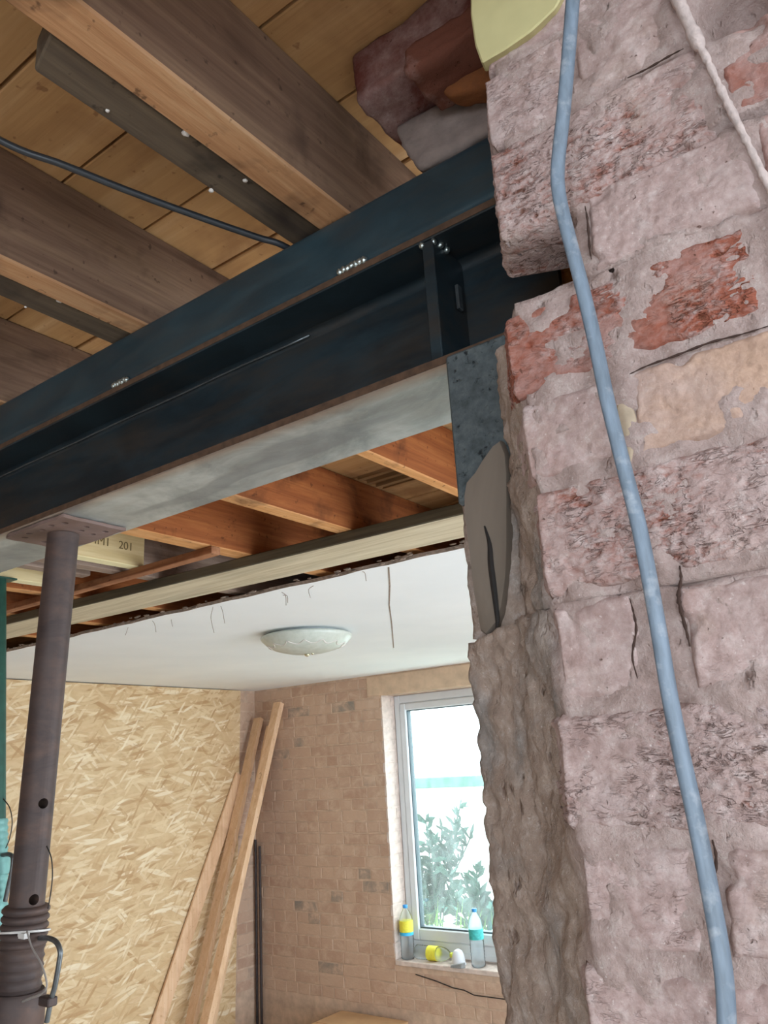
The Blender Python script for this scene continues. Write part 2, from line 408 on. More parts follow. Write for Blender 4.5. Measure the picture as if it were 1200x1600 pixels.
def lampglass():
    M = Mat('frosted_lamp_glass', .35, spec=.5); f = M.noise(M.coord('Object'), 40, 3)
    M.color(M.ramp(f, [(.3, '#ccd2c6'), (.7, '#dbe0d6')])); M.b.inputs['Transmission Weight'].default_value = .15; return M.m
MATS['lampglass'] = lampglass()
MATS['brass'] = plain('polished_clip', '#d9d2b0', .2, .9, .1)
MATS['leaf'] = plain('shrub_leaf', '#2b4f45', .6, 0, .3, 5, 0)
MATS['grassm'] = plain('long_grass', '#6c9c3c', .7, 0, .3, 5, 0)
MATS['gardenwall'] = plain('pale_garden_render', '#e6eae4', .9, 0, .06, 3, 0)
MATS['coping'] = plain('slate_coping', '#416a60', .8, 0, .1, 6, 0)
MATS['ground'] = plain('pale_paving_ground', '#c6c8c0', .95, 0, .2, 2, 0)

# ------------------------------------------------------------------ mesh builder (z relative to the camera)
class MB:
    def __init__(s): s.v = []; s.f = []; s.mi = []; s.cur = 0
    def face(s, *idx): s.f.append(tuple(idx)); s.mi.append(s.cur)
    def add(s, vs, fs):
        b = len(s.v); s.v += [tuple(p) for p in vs]
        for f in fs: s.face(*[b+i for i in f])
    def hexa(s, p):      # p: 4 bottom (ccw from above) + 4 top
        s.add(p, [(3, 2, 1, 0), (4, 5, 6, 7), (0, 1, 5, 4), (1, 2, 6, 5), (2, 3, 7, 6), (3, 0, 4, 7)])
    def box(s, x0, x1, y0, y1, z0, z1):
        s.hexa([(x0, y0, z0), (x1, y0, z0), (x1, y1, z0), (x0, y1, z0), (x0, y0, z1), (x1, y0, z1), (x1, y1, z1), (x0, y1, z1)])
    def beam(s, a, b, wv, tv):       # bar from a to b; wv/tv half-size vectors
        a, b, wv, tv = map(Vector, (a, b, wv, tv))
        s.hexa([a-wv-tv, a+wv-tv, a+wv+tv, a-wv+tv, b-wv-tv, b+wv-tv, b+wv+tv, b-wv+tv])
    def tube(s, path, r, n=10, flat=None, flatdir=(1, 0, 0), caps=True):
        path = [Vector(p) for p in path]; b = len(s.v); up = None
        for i, p in enumerate(path):
            t = (path[min(i+1, len(path)-1)]-path[max(i-1, 0)]).normalized()
            if flat: u = (Vector(flatdir)-t*t.dot(Vector(flatdir))).normalized()
            elif up is None: u = t.orthogonal().normalized()
            else: u = (up-t*t.dot(up)).normalized()
            up = u; v_ = t.cross(u); rr = r[i] if isinstance(r, (list, tuple)) else r; r2 = flat if flat else rr
            for k in range(n):
                a = 2*math.pi*k/n
                s.v.append(tuple(p+u*math.cos(a)*rr+v_*math.sin(a)*r2))
        for i in range(len(path)-1):
            for k in range(n):
                k2 = (k+1) % n; s.face(b+i*n+k, b+i*n+k2, b+(i+1)*n+k2, b+(i+1)*n+k)
        if caps:
            s.face(*[b+k for k in range(n)][::-1]); e = b+(len(path)-1)*n; s.face(*[e+k for k in range(n)])
    def lathe(s, prof, n=24, c=(0, 0, 0), mat=None):
        b = len(s.v); c = Vector(c)
        for r, z in prof:
            for k in range(n):
                a = 2*math.pi*k/n; p = Vector((r*math.cos(a), r*math.sin(a), z))
                if mat is not None: p = mat @ p
                s.v.append(tuple(p+c))
        for i in range(len(prof)-1):
            for k in range(n):
                k2 = (k+1) % n; s.face(b+i*n+k, b+i*n+k2, b+(i+1)*n+k2, b+(i+1)*n+k)
        s.face(*[b+k for k in range(n)][::-1]); e = b+(len(prof)-1)*n; s.face(*[e+k for k in range(n)])
    def blob(s, c, r, seed=0, n=2, amp=.35, sc=(1, 1, 1)):
        bm = bmesh.new(); bmesh.ops.create_icosphere(bm, subdivisions=n, radius=1)
        P = np.array([v.co[:] for v in bm.verts]); d = 1+amp*(fbm(P*1.6+seed*3.1, 3, seed)-.5)*2
        b = len(s.v)
        for p, k in zip(P, d): s.v.append(tuple(c[i]+p[i]*k*r*sc[i] for i in range(3)))
        for f in bm.faces: s.face(*[b+v.index for v in f.verts])
        bm.free()
    def grid(s, P):      # P array (rows, cols, 3)
        b = len(s.v); R_, K = P.shape[:2]; s.v += [tuple(p) for p in P.reshape(-1, 3)]
        for i in range(R_-1):
            for j in range(K-1):
                s.face(b+i*K+j, b+i*K+j+1, b+(i+1)*K+j+1, b+(i+1)*K+j)
    def prism(s, poly, axis, a, b_):     # poly in the other two axes
        def p3(q, t):
            return {'X': (t, q[0], q[1]), 'Y': (q[0], t, q[1]), 'Z': (q[0], q[1], t)}[axis]
        n = len(poly); s.add([p3(q, a) for q in poly]+[p3(q, b_) for q in poly],
            [tuple(range(n))[::-1], tuple(range(n, 2*n))]+[(i, (i+1) % n, n+(i+1) % n, n+i) for i in range(n)])
    def build(s, name, mat, parent=None, bevel=0., smooth=False, base=None, attr=None, autos=None):
        me = bpy.data.meshes.new(name)
        V = np.array(s.v, float); V[:, 2] += H
        if parent is not None: off = np.array(world_loc(parent))
        elif base is not None: off = np.array((base[0], base[1], base[2]+H))
        else:
            lo, hi = V.min(0), V.max(0); off = np.array(((lo[0]+hi[0])/2, (lo[1]+hi[1])/2, lo[2]))
        me.from_pydata((V-off).tolist(), [], s.f)
        mats = mat if isinstance(mat, (list, tuple)) else [mat]
        for k in mats: me.materials.append(MATS[k])
        if len(mats) > 1: me.polygons.foreach_set('material_index', s.mi)
        bm = bmesh.new(); bm.from_mesh(me)
        bmesh.ops.recalc_face_normals(bm, faces=bm.faces) if attr is None else None
        if bevel: bmesh.ops.bevel(bm, geom=list(bm.edges), offset=bevel, segments=1, affect='EDGES', profile=.5)
        bm.to_mesh(me); bm.free()
        if smooth: me.polygons.foreach_set('use_smooth', [True]*len(me.polygons))
        if autos: me.set_sharp_from_angle(angle=math.radians(autos))
        if attr is not None:
            for an, av in attr.items():
                a = me.attributes.new(an, 'FLOAT', 'POINT'); a.data.foreach_set('value', np.asarray(av, np.float32).ravel())
        me.update()
        o = bpy.data.objects.new(name, me); C.objects.link(o)
        if parent is not None: o.parent = parent
        else: o.location = off
        return o
def world_loc(o):
    p = Vector(o.location)
    while o.parent is not None: o = o.parent; p = p+Vector(o.location)
    return p
def empty(name, loc):
    o = bpy.data.objects.new(name, None); C.objects.link(o); o.location = (loc[0], loc[1], loc[2]+H); o.empty_display_size = .1; return o
def tag(o, label, cat, group=None, kind=None):
    o['label'] = label; o['category'] = cat
    if group: o['group'] = group
    if kind: o['kind'] = kind
    return o
def thing(name, loc, label, cat, group=None): return tag(empty(name, loc), label, cat, group)
def struct(o, label=None):
    o['kind'] = 'structure'
    if label: o['label'] = label
    return o
def one(name, mat, fn, parent=None, **kw):
    mb = MB(); fn(mb); return mb.build(name, mat, parent, **kw)
def bez(pts, n=12):     # smooth path through points (catmull-rom)
    P = [Vector(p) for p in pts]; P = [P[0]*2-P[1]]+P+[P[-1]*2-P[-2]]; o = []
    for i in range(1, len(P)-2):
        a, b, c, d = P[i-1:i+3]
        for k in range(n):
            t = k/n; o.append(.5*((2*b)+(c-a)*t+(2*a-5*b+4*c-d)*t*t+(3*b-a-3*c+d)*t**3))
    o.append(P[-2]); return o

# ------------------------------------------------------------------ large structure: room shells
FZ = -1.95
XL, YB = -4.83, 4.767
struct(one('floor', 'floor', lambda b: b.box(-5.2, 2.2, -2.7, 5.1, FZ-.1, FZ)), 'dusty concrete floor of both rooms')

# left wall (brick at the far corner) : backing + bricks
wl = struct(one('wall_left', 'farmortar', lambda b: b.box(XL-.2, XL, -2.7, YB+.3, FZ, .86)), 'brown brick side wall behind the strand board')
# back wall with window opening
WX0, WX1, WZ0, WZ1 = -3.538, -2.2, -1.265, .448
def wb_(b):
    y0, y1 = YB+.0015, YB+.24
    b.box(XL, WX0-.003, y0, y1, FZ, .86); b.box(WX1, .8, y0, y1, FZ, .86)
    b.box(WX0-.003, WX1, y0, y1, FZ, WZ0-.012); b.box(WX0-.003, WX1, y0, y1, WZ1, .86)
wb = struct(one('wall_back', 'farmortar', wb_, base=(XL, YB, FZ)), 'brown brick wall around the bright window')
struct(one('wall_front', 'darkroom', lambda b: (b.box(-5.03, .1, -2.7, -2.5, FZ, .86), b.box(2.0, 2.2, -2.7, -2.5, FZ, .86), b.box(.1, 2.0, -2.7, -2.5, .55, .86), b.box(.1, 2.0, -2.7, -2.5, FZ, -1.05))), 'plastered wall with wide window opening behind the viewer')
struct(one('wall_side', 'darkroom', lambda b: (b.box(2.0, 2.2, -2.5, -1.7, FZ, .86), b.box(2.0, 2.2, .15, .5, FZ, .86), b.box(2.0, 2.2, -1.7, .15, .55, .86), b.box(2.0, 2.2, -1.7, .15, FZ, -.55))), 'plastered side wall of the near room with an unseen opening added for grazing light')  # unseen opening added to rake daylight across the pier
struct(one('wall_far_side', 'darkroom', lambda b: (b.box(.8, 1.0, .8, 1.3, FZ, .86), b.box(.8, 1.0, 4.6, 5.0, FZ, .86), b.box(.8, 1.0, 1.3, 4.6, .45, .86))), 'plastered side wall of the far room with wide unseen opening added for light')  # side opening added to let more daylight into the far room

# far wall bricks, one object each sharing a few meshes
def brick_proto(L, hgt, seed, d=.018):
    bm = bmesh.new(); bmesh.ops.create_cube(bm, size=1)
    r = random.Random(seed)
    for v in bm.verts:
        v.co.x = v.co.x*L + r.uniform(-.003, .003); v.co.z = v.co.z*hgt + r.uniform(-.003, .003)
        v.co.y = (v.co.y*d) + (r.uniform(-.0015, .0015) if v.co.y < 0 else 0)
    fe = [e for e in bm.edges if all(v.co.y < 0 for v in e.verts)]
    bmesh.ops.bevel(bm, geom=fe, offset=.003, segments=2, affect='EDGES', profile=.5)
    me = bpy.data.meshes.new('brick'); bm.to_mesh(me); bm.free(); return me
def mesh_set(mat):
    s = {}
    for kind, L in (('s', .216), ('h', .104), ('q', .05)):
        s[kind] = [brick_proto(L, .066, k*3+len(kind)) for k in range(4)]
        for me in s[kind]: me.materials.append(MATS[mat])
    return s
FB, WBK = mesh_set('farbrick'), mesh_set('whitebrick')
def put_brick(me, loc, parent, rz=0., sx_=1.):
    o = bpy.data.objects.new('brick', me); C.objects.link(o); o.parent = parent
    p = Vector(loc)+Vector((0, 0, H))-world_loc(parent); o.location = p; o.rotation_euler = (0, 0, rz); o.scale = (sx_, 1, 1)
    return o
def course(z, x0, x1, header, parent, fixed, rz=0., rnd=None):
    x = x0; L = .225 if not header else .1125
    off = rnd.uniform(0, L*.6); first = True
    while x < x1-.02:
        l = L if not first else L-off*.6
        first = False
        if x+l > x1: l = x1-x
        me = rnd.choice(FB['h'] if header else FB['s']); full = .1125 if header else .225
        jit = rnd.uniform(-.0012, .0012)
        cx = x+l/2
        loc = (cx, fixed+.0074+jit, z+.0365) if rz == 0 else (fixed-.0074+jit, cx, z+.0365)
        put_brick(me, loc, parent, rz, (l-.010)/(full-.009) if l < full else 1.)
        x += l
PITCH = .0765
rb = random.Random(11); nb = 0
z = .59-PITCH; k = 0
while z > -1.56:
    hd = (k % 2 == 1)
    xr = WX0-.001
    if z+PITCH*.6 > WZ1: course(z, XL, -3.66, hd, wb, YB, 0, rb)
    elif z+PITCH > WZ0-.01: course(z, XL, xr, hd, wb, YB, 0, rb)
    else: course(z, XL, -2.72, False if k % 3 else True, wb, YB, 0, rb)
    course(z, 4.36, YB, not hd, wl, XL, math.pi/2, rb)
    z -= PITCH; k += 1
# whitewashed reveal bricks on the left side of the opening (facing the opening)
z = WZ1-PITCH; k = 0
while z > WZ0-.005:
    lg = k % 2 == 1
    put_brick(rb.choice(WBK['h']), (WX0+.0035-.009+rb.uniform(-.0015, .0015), YB+(.074 if lg else .050), z+.037), wb, math.pi/2, 1.42 if lg else 1.0)
    if not lg: put_brick(rb.choice(WBK['q']), (WX0+.0035-.009+rb.uniform(-.002, .0015), YB+.128, z+.037), wb, math.pi/2, .92)
    z -= PITCH; k += 1
def rest_(b):
    z = .59-PITCH; k = 0; r_ = random.Random(5)
    while z > FZ+.05:
        L = .225 if k % 2 else .1125; x = (WX1+.004 if z+PITCH < WZ1+.03 and z > WZ0 else (-1.9 if z > WZ0 else -2.70))+(.06 if k % 4 > 1 and z < WZ0 else 0)
        while x < .7: b.box(x, min(x+L-.01, .79), YB-.0015+r_.uniform(-.0012, .0012), YB+.01, z+.004, z+.069); x += L
        z -= PITCH; k += 1
ro_ = one('brick_courses', 'farbrick', rest_, wb); ro_['kind'] = 'stuff'
one('reveal_plaster', 'whitebrick', lambda b: b.box(WX0-.004, WX0+.0008, YB+.003, YB+.15, WZ0, WZ1), wb)
one('lintel', 'lintelmat', lambda b: b.box(-3.665, -1.9, YB-.006, YB+.02, WZ1+.002, .592), wb, bevel=.004)
one('sill_mortar', 'whitebrick', lambda b: b.hexa([(WX0, YB-.01, WZ0-.03), (WX1, YB-.012, WZ0-.03), (WX1, YB+.23, WZ0-.03), (WX0, YB+.23, WZ0-.03),
    (WX0, YB-.008, WZ0), (WX1, YB-.012, WZ0), (WX1, YB+.23, WZ0), (WX0, YB+.23, WZ0)]), wb, bevel=.004)
# crack below the sill
one('mortar_crack', 'wire', lambda b: b.tube([(-3.38, YB-.004, -1.335), (-3.22, YB-.004, -1.36), (-3.1, YB-.004, -1.385), (-3.02, YB-.004, -1.39), (-2.95, YB-.004, -1.41), (-2.7, YB-.004, -1.41)], .0035, 6), wb)

# window
wn = empty('window_1', (-2.82, YB+.115, WZ0)); struct(wn, 'white plastic framed window with dusty pane')
FY0, FY1 = YB+.150, YB+.22
def frame_(b):
    x0, x1, z0, z1, t = WX0, WX1, WZ0+.012, WZ1, .052
    b.box(x0, x0+t, FY0, FY1, z0, z1); b.box(x1-t, x1, FY0, FY1, z0, z1)
    b.box(x0+t, x1-t, FY0, FY1, z0, z0+.085); b.box(x0+t, x1-t, FY0, FY1, z1-.06, z1)
one('window_frame', 'upvc', frame_, wn, bevel=.006)
def sash_(b, ins=.053, t=.05, y0=None, y1=None, bt=.07):
    x0, x1, z0, z1 = WX0+ins, WX1-ins, WZ0+ins+.045, WZ1-ins-.008
    y0 = FY0-.008 if y0 is None else y0; y1 = FY1-.01 if y1 is None else y1
    b.box(x0, x0+t, y0, y1, z0, z1); b.box(x1-t, x1, y0, y1, z0, z1); b.box(x0+t, x1-t, y0, y1, z0, z0+bt); b.box(x0+t, x1-t, y0, y1, z1-t, z1)
one('window_sash', 'upvc', sash_, wn, bevel=.006)
one('glazing_bead', 'gasket', lambda b: sash_(b, .1032, .006, FY0+.01, FY1-.014, .03), wn)
one('window_pane', 'glass', lambda b: b.box(WX0+.108, WX1-.108, FY0+.03, FY0+.036, WZ0+.165, WZ1-.115), wn)
one('window_sill', 'upvc', lambda b: b.box(WX0+.01, WX1-.01, FY0-.012, FY0+.001, WZ0+.012, WZ0+.04), wn, bevel=.003)

# ------------------------------------------------------------------ ceiling plaster of the far room, ragged broken edge
def ceil_(b):
    n = 150; xs = np.linspace(XL, .8, n); rr = random.Random(5)
    e = 2.045+.012*(fbm(np.stack([xs*9, xs*0, xs*0], 1), 4, 3)-.5)*2
    z0, z1 = .600, .611
    for i in range(n-1):
        zz = z0+.004*math.sin(i*1.7)
        b.cur = 0; b.add([(xs[i], e[i], z0), (xs[i+1], e[i+1], z0), (xs[i+1], YB+.01, z0), (xs[i], YB+.01, z0)], [(0, 1, 2, 3)])
        b.add([(xs[i], e[i], z1), (xs[i+1], e[i+1], z1), (xs[i+1], YB+.01, z1), (xs[i], YB+.01, z1)], [(3, 2, 1, 0)])
        b.cur = 1; b.add([(xs[i], e[i], z0), (xs[i+1], e[i+1], z0), (xs[i+1], e[i+1]-.006, z1), (xs[i], e[i]-.006, z1)], [(0, 3, 2, 1)])
cl = struct(one('ceiling', ['ceiling', 'plasteredge'], ceil_, base=(-2, 3.4, .6), attr={}), 'white plaster ceiling broken off along its near edge')
# laths' ragged ends + hanging fibres along the broken edge
def frag_(b):
    rr = random.Random(8)
    for i in range(90):
        x = rr.uniform(-3.9, -.9); y = 2.022+rr.uniform(-.008, .012); s = rr.uniform(.003, .008)
        b.blob((x, y+.008, .605+rr.uniform(-.004, .012)), s, i, 1, .4, (2.2, 1, .6))
fr = one('plaster_crumbs', 'plasteredge', frag_, cl); fr['kind'] = 'stuff'
def fib_(b):
    rr = random.Random(9)
    for px, py, l in ((333, 948, .10), (345, 947, .07), (238, 970, .05), (268, 968, .03), (440, 925, .05), (490, 915, .04), (566, 893, .03), (442, 930, .03), (200, 980, .03)):
        p = onz(px, py, .6); q = p+Vector((rr.uniform(-.03, .03), rr.uniform(0, .02), -l)); m_ = (p+q)/2+Vector((rr.uniform(-.02, .02), 0, .01))
        b.tube(bez([p, m_, q], 4), .0011, 5)
ff = one('hanging_fibre', 'plasteredge', fib_, cl); ff['kind'] = 'stuff'
def crack_(b):
    pts = [onz(607+dx, y, .5995) for y, dx in ((886, 0), (915, 2), (945, 1), (975, 5), (1012, 8))]
    b.tube(pts, .003, 5, flat=.001)
one('ceiling_crack', 'plasteredge', crack_, cl)
# lath strips showing in the gap above
lt = None

struct(one('ceiling_blocker', 'ceiling', lambda b: b.box(-.44, 2.0, -2.5, .20, .600, .622)), 'unseen ceiling piece added to shade the bay beside the pier')  # unseen panel added to keep window light off the bay above the beam
# ------------------------------------------------------------------ floor above: separate boards
fu = struct(empty('floor_upper', (-2, 1, .785)), 'orange floorboards of the storey above seen from below')
rr = random.Random(21); y = .362-.137*22; gap = .004
while y < YB+.1:
    yy0, yy1 = y+gap/2, y+.137-gap/2
    dz = rr.uniform(-.0015, .0015)
    segs = [(-4.83, 2.0)]
    if 1.70 < y < 1.83:      # the small opening where strips of board are missing
        segs = [(-4.83, -1.335), (-.99, 2.0)]
    def fb(b):
        for a, c_ in segs: b.box(a, c_, yy0, yy1, .785+dz, .805+dz)
    one('floorboard', 'board', fb, fu, bevel=.0015)
    if len(segs) == 2:
        for q in range(3):
            ya = yy0+.008+q*.045
            one('board_strip', 'lath', lambda b: b.box(-1.335, -.99, ya, ya+.017, .782, .797), fu)
    y += .137
struct(one('floor_upper_cover', 'oldgrey', lambda b: b.box(-5.0, 2.2, -2.7, 5.0, .86, .9)), 'covering above the boards of the upper storey')

# ------------------------------------------------------------------ joists
def joist(x0, x1, y0, y1, z0, z1, mat, label, dx=0., extra=None):
    def f(b):
        b.hexa([(x0, y0, z0), (x1, y0, z0), (x1+dx, y1, z0), (x0+dx, y1, z0), (x0, y0, z1), (x1, y0, z1), (x1+dx, y1, z1), (x0+dx, y1, z1)])
    o = one('ceiling_joist', mat, f, bevel=.0025, base=((x0+x1)/2, (y0+y1)/2, z0))
    tag(o, label, 'joist', 'old floor joists'); return o
JZ0, JZ1 = .6255, .784
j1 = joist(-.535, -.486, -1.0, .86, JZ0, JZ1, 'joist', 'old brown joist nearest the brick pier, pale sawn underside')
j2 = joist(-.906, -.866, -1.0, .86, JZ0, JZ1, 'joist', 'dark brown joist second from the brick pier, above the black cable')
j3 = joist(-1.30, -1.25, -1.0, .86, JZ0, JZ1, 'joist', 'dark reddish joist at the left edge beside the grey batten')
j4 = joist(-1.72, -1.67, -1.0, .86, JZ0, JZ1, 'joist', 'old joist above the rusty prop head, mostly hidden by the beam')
far = [(-.972, -.940, 'orange joist seen beyond the beam nearest the concrete block'), (-1.395, -1.343, 'orange joist crossing mid bay between beam and scaffold board'),
       (-1.79, -1.725, 'orange joist with bolt holes ending on the rust batten'), (-2.20, -2.15, 'plaster stained old joist behind the pale new timbers'),
       (-2.62, -2.57, 'old joist over the left end of the scaffold board'), (-3.03, -2.98, 'old joist behind the green prop'), (-3.45, -3.40, 'old joist far left above the ceiling edge'),
       (-.56, -.51, 'old joist running behind the concrete block')]
for a, c_, lb in far:
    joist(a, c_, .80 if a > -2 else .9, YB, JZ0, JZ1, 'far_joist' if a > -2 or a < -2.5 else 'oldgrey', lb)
# bolt holes on the third far joist
for px, py in ((341, 808), (338, 838)): pass

def batten(pts, z0, z1, name, mat, label, cat):
    def f(b): b.hexa([(p[0], p[1], z0) for p in pts]+[(p[0], p[1], z1) for p in pts])
    o = one(name, mat, f, bevel=.002); return tag(o, label, cat)
b1 = batten([(-.585, .30), (-.537, .287), (-.537, .86), (-.582, .86)], .630, .668, 'grey_batten', 'batten', 'weathered grey batten with a split end fixed beside the nearest joist', 'batten')
b2 = batten([(-.953, -.3), (-.908, -.3), (-.908, .86), (-.956, .86)], .629, .662, 'grey_batten', 'batten', 'grey batten fixed beside the second joist above the black cable', 'batten')
def dabs(root, pts):
    for i, (p, r) in enumerate(pts):
        one('plaster_dab', 'lump', lambda b: b.blob((p.x, p.y, p.z-.001), r, i+3, 2, .5, (1, 1, .6)), root, smooth=True)
dabs(b1, [(onz(291, 207, .630), .0042), (onz(330, 297, .630), .003), (onz(383, 281, .630), .0028), (onz(168, 172, .630), .002)])
dabs(b2, [(onz(93, 469, .629), .0038), (onz(40, 479, .629), .0018)])
# rust-coloured batten under the joists near the scaffold board
a_, b_ = onz(374, 868, .602), onz(-200, 1010, .602)
o = one('rust_batten', 'noggin', lambda b: b.box(-4.2, -1.72, 1.53, 1.565, .602, .6250), bevel=.002)
tag(o, 'long rust-brown batten under the joists between beam and scaffold board', 'batten')
# scaffold board
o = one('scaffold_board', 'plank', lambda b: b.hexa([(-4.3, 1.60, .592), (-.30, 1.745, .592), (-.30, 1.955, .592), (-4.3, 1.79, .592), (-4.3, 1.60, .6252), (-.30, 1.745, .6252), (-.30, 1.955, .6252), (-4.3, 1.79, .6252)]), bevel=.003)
tag(o, 'long weathered scaffold board fixed under the joists at the ceiling edge', 'board')

# new pale timbers with printed stamp
def text_obj(name, body, size, loc, rot, mat, parent, ext=.0006):
    cu = bpy.data.curves.new(name, 'FONT'); cu.body = body; cu.size = size; cu.extrude = ext; cu.align_x = 'LEFT'
    o = bpy.data.objects.new(name, cu); C.objects.link(o); o.rotation_euler = rot
    bpy.context.view_layer.update()
    me = bpy.data.meshes.new_from_object(o.evaluated_get(bpy.context.evaluated_depsgraph_get()))
    bpy.data.objects.remove(o); bpy.data.curves.remove(cu)
    me.materials.clear(); me.materials.append(MATS[mat])
    o = bpy.data.objects.new(name, me); C.objects.link(o); o.parent = parent
    o.rotation_euler = rot; o.location = Vector(loc)+Vector((0, 0, H))-world_loc(parent); return o
def newtimber(x0, x1, y0, y1, label):
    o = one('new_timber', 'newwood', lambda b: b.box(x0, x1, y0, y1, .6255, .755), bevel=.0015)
    tag(o, label, 'timber'); return o
n1 = newtimber(-2.105, -2.06, .80, 1.552, 'pale new timber stamped with numbers, right of the rusty prop')
n2 = newtimber(-2.49, -2.445, .80, 1.50, 'pale new timber left of the rusty prop, behind the beam')
for wd, yy in (('95', 1.27), ('H4M1', 1.335), ('201', 1.455)):
    so = text_obj('stamp_print', wd, .036, (-2.0595, yy, .672), (math.pi/2, 0, math.pi/2), 'stamp', n1); so['kind'] = 'stuff'
o = one('old_timber_stub', 'oldgrey', lambda b: b.box(-2.31, -2.265, .85, 1.50, .628, .70), bevel=.003)
tag(o, 'short plaster-stained old timber end between the two pale new timbers', 'timber')

# ------------------------------------------------------------------ steel beam
BX0, BX1 = -4.6, -.262
sb = thing('steel_beam', (-1.2, .70, .378), 'dark steel beam with welded box section on top, resting on concrete block', 'beam')
BF, BB, WY = .636, .765, .70
one('web', 'steel', lambda b: b.box(BX0, BX1, WY, WY+.008, .389, .533), sb)
def fl(b, z0, z1):
    b.box(BX0, BX1, BF, BB, z0, z1)
one('top_flange', 'steel', lambda b: fl(b, .532, .543), sb, bevel=.0012)
one('bottom_flange', 'steel_under', lambda b: fl(b, .378, .389), sb, bevel=.0012)
one('flange_edge', 'rustedge', lambda b: (b.box(BX0, BX1-.001, BF-.0008, BF+.0006, .380, .3885), b.box(BX0, BX1-.001, BF-.0008, BF+.0006, .5335, .5415)), sb)
def fil(b):
    # root fillets between web and flanges
    r = .010; n = 5
    for zc, sgn in ((.532, -1), (.389, 1)):
        pts = [(WY, zc)]+[(WY-r+r*math.cos(a), zc+sgn*(r-r*math.sin(a))) for a in [i*math.pi/2/n for i in range(n+1)]]
        b.prism(pts, 'X', BX0, BX1-.002)
one('root_fillet', 'steel', fil, sb, smooth=True, autos=40)
one('root_highlight', 'galv', lambda b: b.tube([(x*.05-4.6, WY-.004, .5275+.0006*math.sin(x*5)) for x in range(81)], .0016, 6), sb, smooth=True)  # highlight along the web root, put in as a pale tube
def cap(b):
    y0, y1, z0, z1, r = .638, .763, .5435, .6245, .009
    pts = []
    for cy, cz, a0 in ((y1-r, z1-r, 0), (y0+r, z1-r, 90), (y0+r, z0+r, 180), (y1-r, z0+r, 270)):
        for i in range(6):
            a = math.radians(a0+i*18); pts.append((cy+r*math.cos(a), cz+r*math.sin(a)))
    b.prism(pts, 'X', BX0, BX1+.005)
one('box_section', 'steel_cap', cap, sb, smooth=True, autos=40)
def weld(b, x, y, z, L=.04, seed=0):
    for i in range(7):
        b.blob((x+(i/6-.5)*L, y, z+.0005*((i % 2)*2-1)), .0048, seed+i, 1, .35, (1.0, .9, 1.1))
for i, (px, py) in enumerate(((548, 404), (187, 592))):
    p = ony(px, py, .635)
    one('stitch_weld', 'weld', lambda b: weld(b, p.x, .636, .5455, .036 if i == 0 else .03, i*9), sb, smooth=True)
for xx in (-1.45, -2.2, -3.0):
    one('stitch_weld', 'weld', lambda b: weld(b, xx, .636, .5455, .034, int(-xx*10)), sb, smooth=True)
st = one('stiffener', 'steel', lambda b: b.box(-.386, -.372, BF+.002, WY, .3895, .5318), sb, bevel=.001)
one('stiffener_weld', 'weld', lambda b: [b.blob((-.379+dx, BF+.004+dy, .530), .0045, i, 1, .5) for i, (dx, dy) in enumerate(((-.008, 0), (.006, .002), (.008, .012), (.009, .024)))], sb, smooth=True)
one('web_tab', 'galv', lambda b: b.box(-.371, -.367, .675, .684, .462, .492), sb, bevel=.0008)

# ------------------------------------------------------------------ cable over the beam (black)
pts = [(-.86, .16, .775), (-.80, .24, .735), onz(0, 219, .690), onz(100, 258, .672), onz(200, 298, .660), onz(300, 335, .650), onz(400, 370, .640), onz(443, 384, .6340), onz(443, 384, .6340)+Vector((.004, .07, -.0015))]
o = one('black_cable', 'blackcable', lambda b: b.tube(bez(pts, 8), .0042, 10), smooth=True, autos=60)
tag(o, 'black cable sagging below the floorboards from upper left to beam top', 'cable')

# ------------------------------------------------------------------ concrete padstone
o = one('concrete_padstone', 'pad', lambda b: b.box(-.3585, -.20, .618, .80, .222, .3775), bevel=.003)
tag(o, 'dark grey concrete block under the beam end beside the brick pier', 'block')

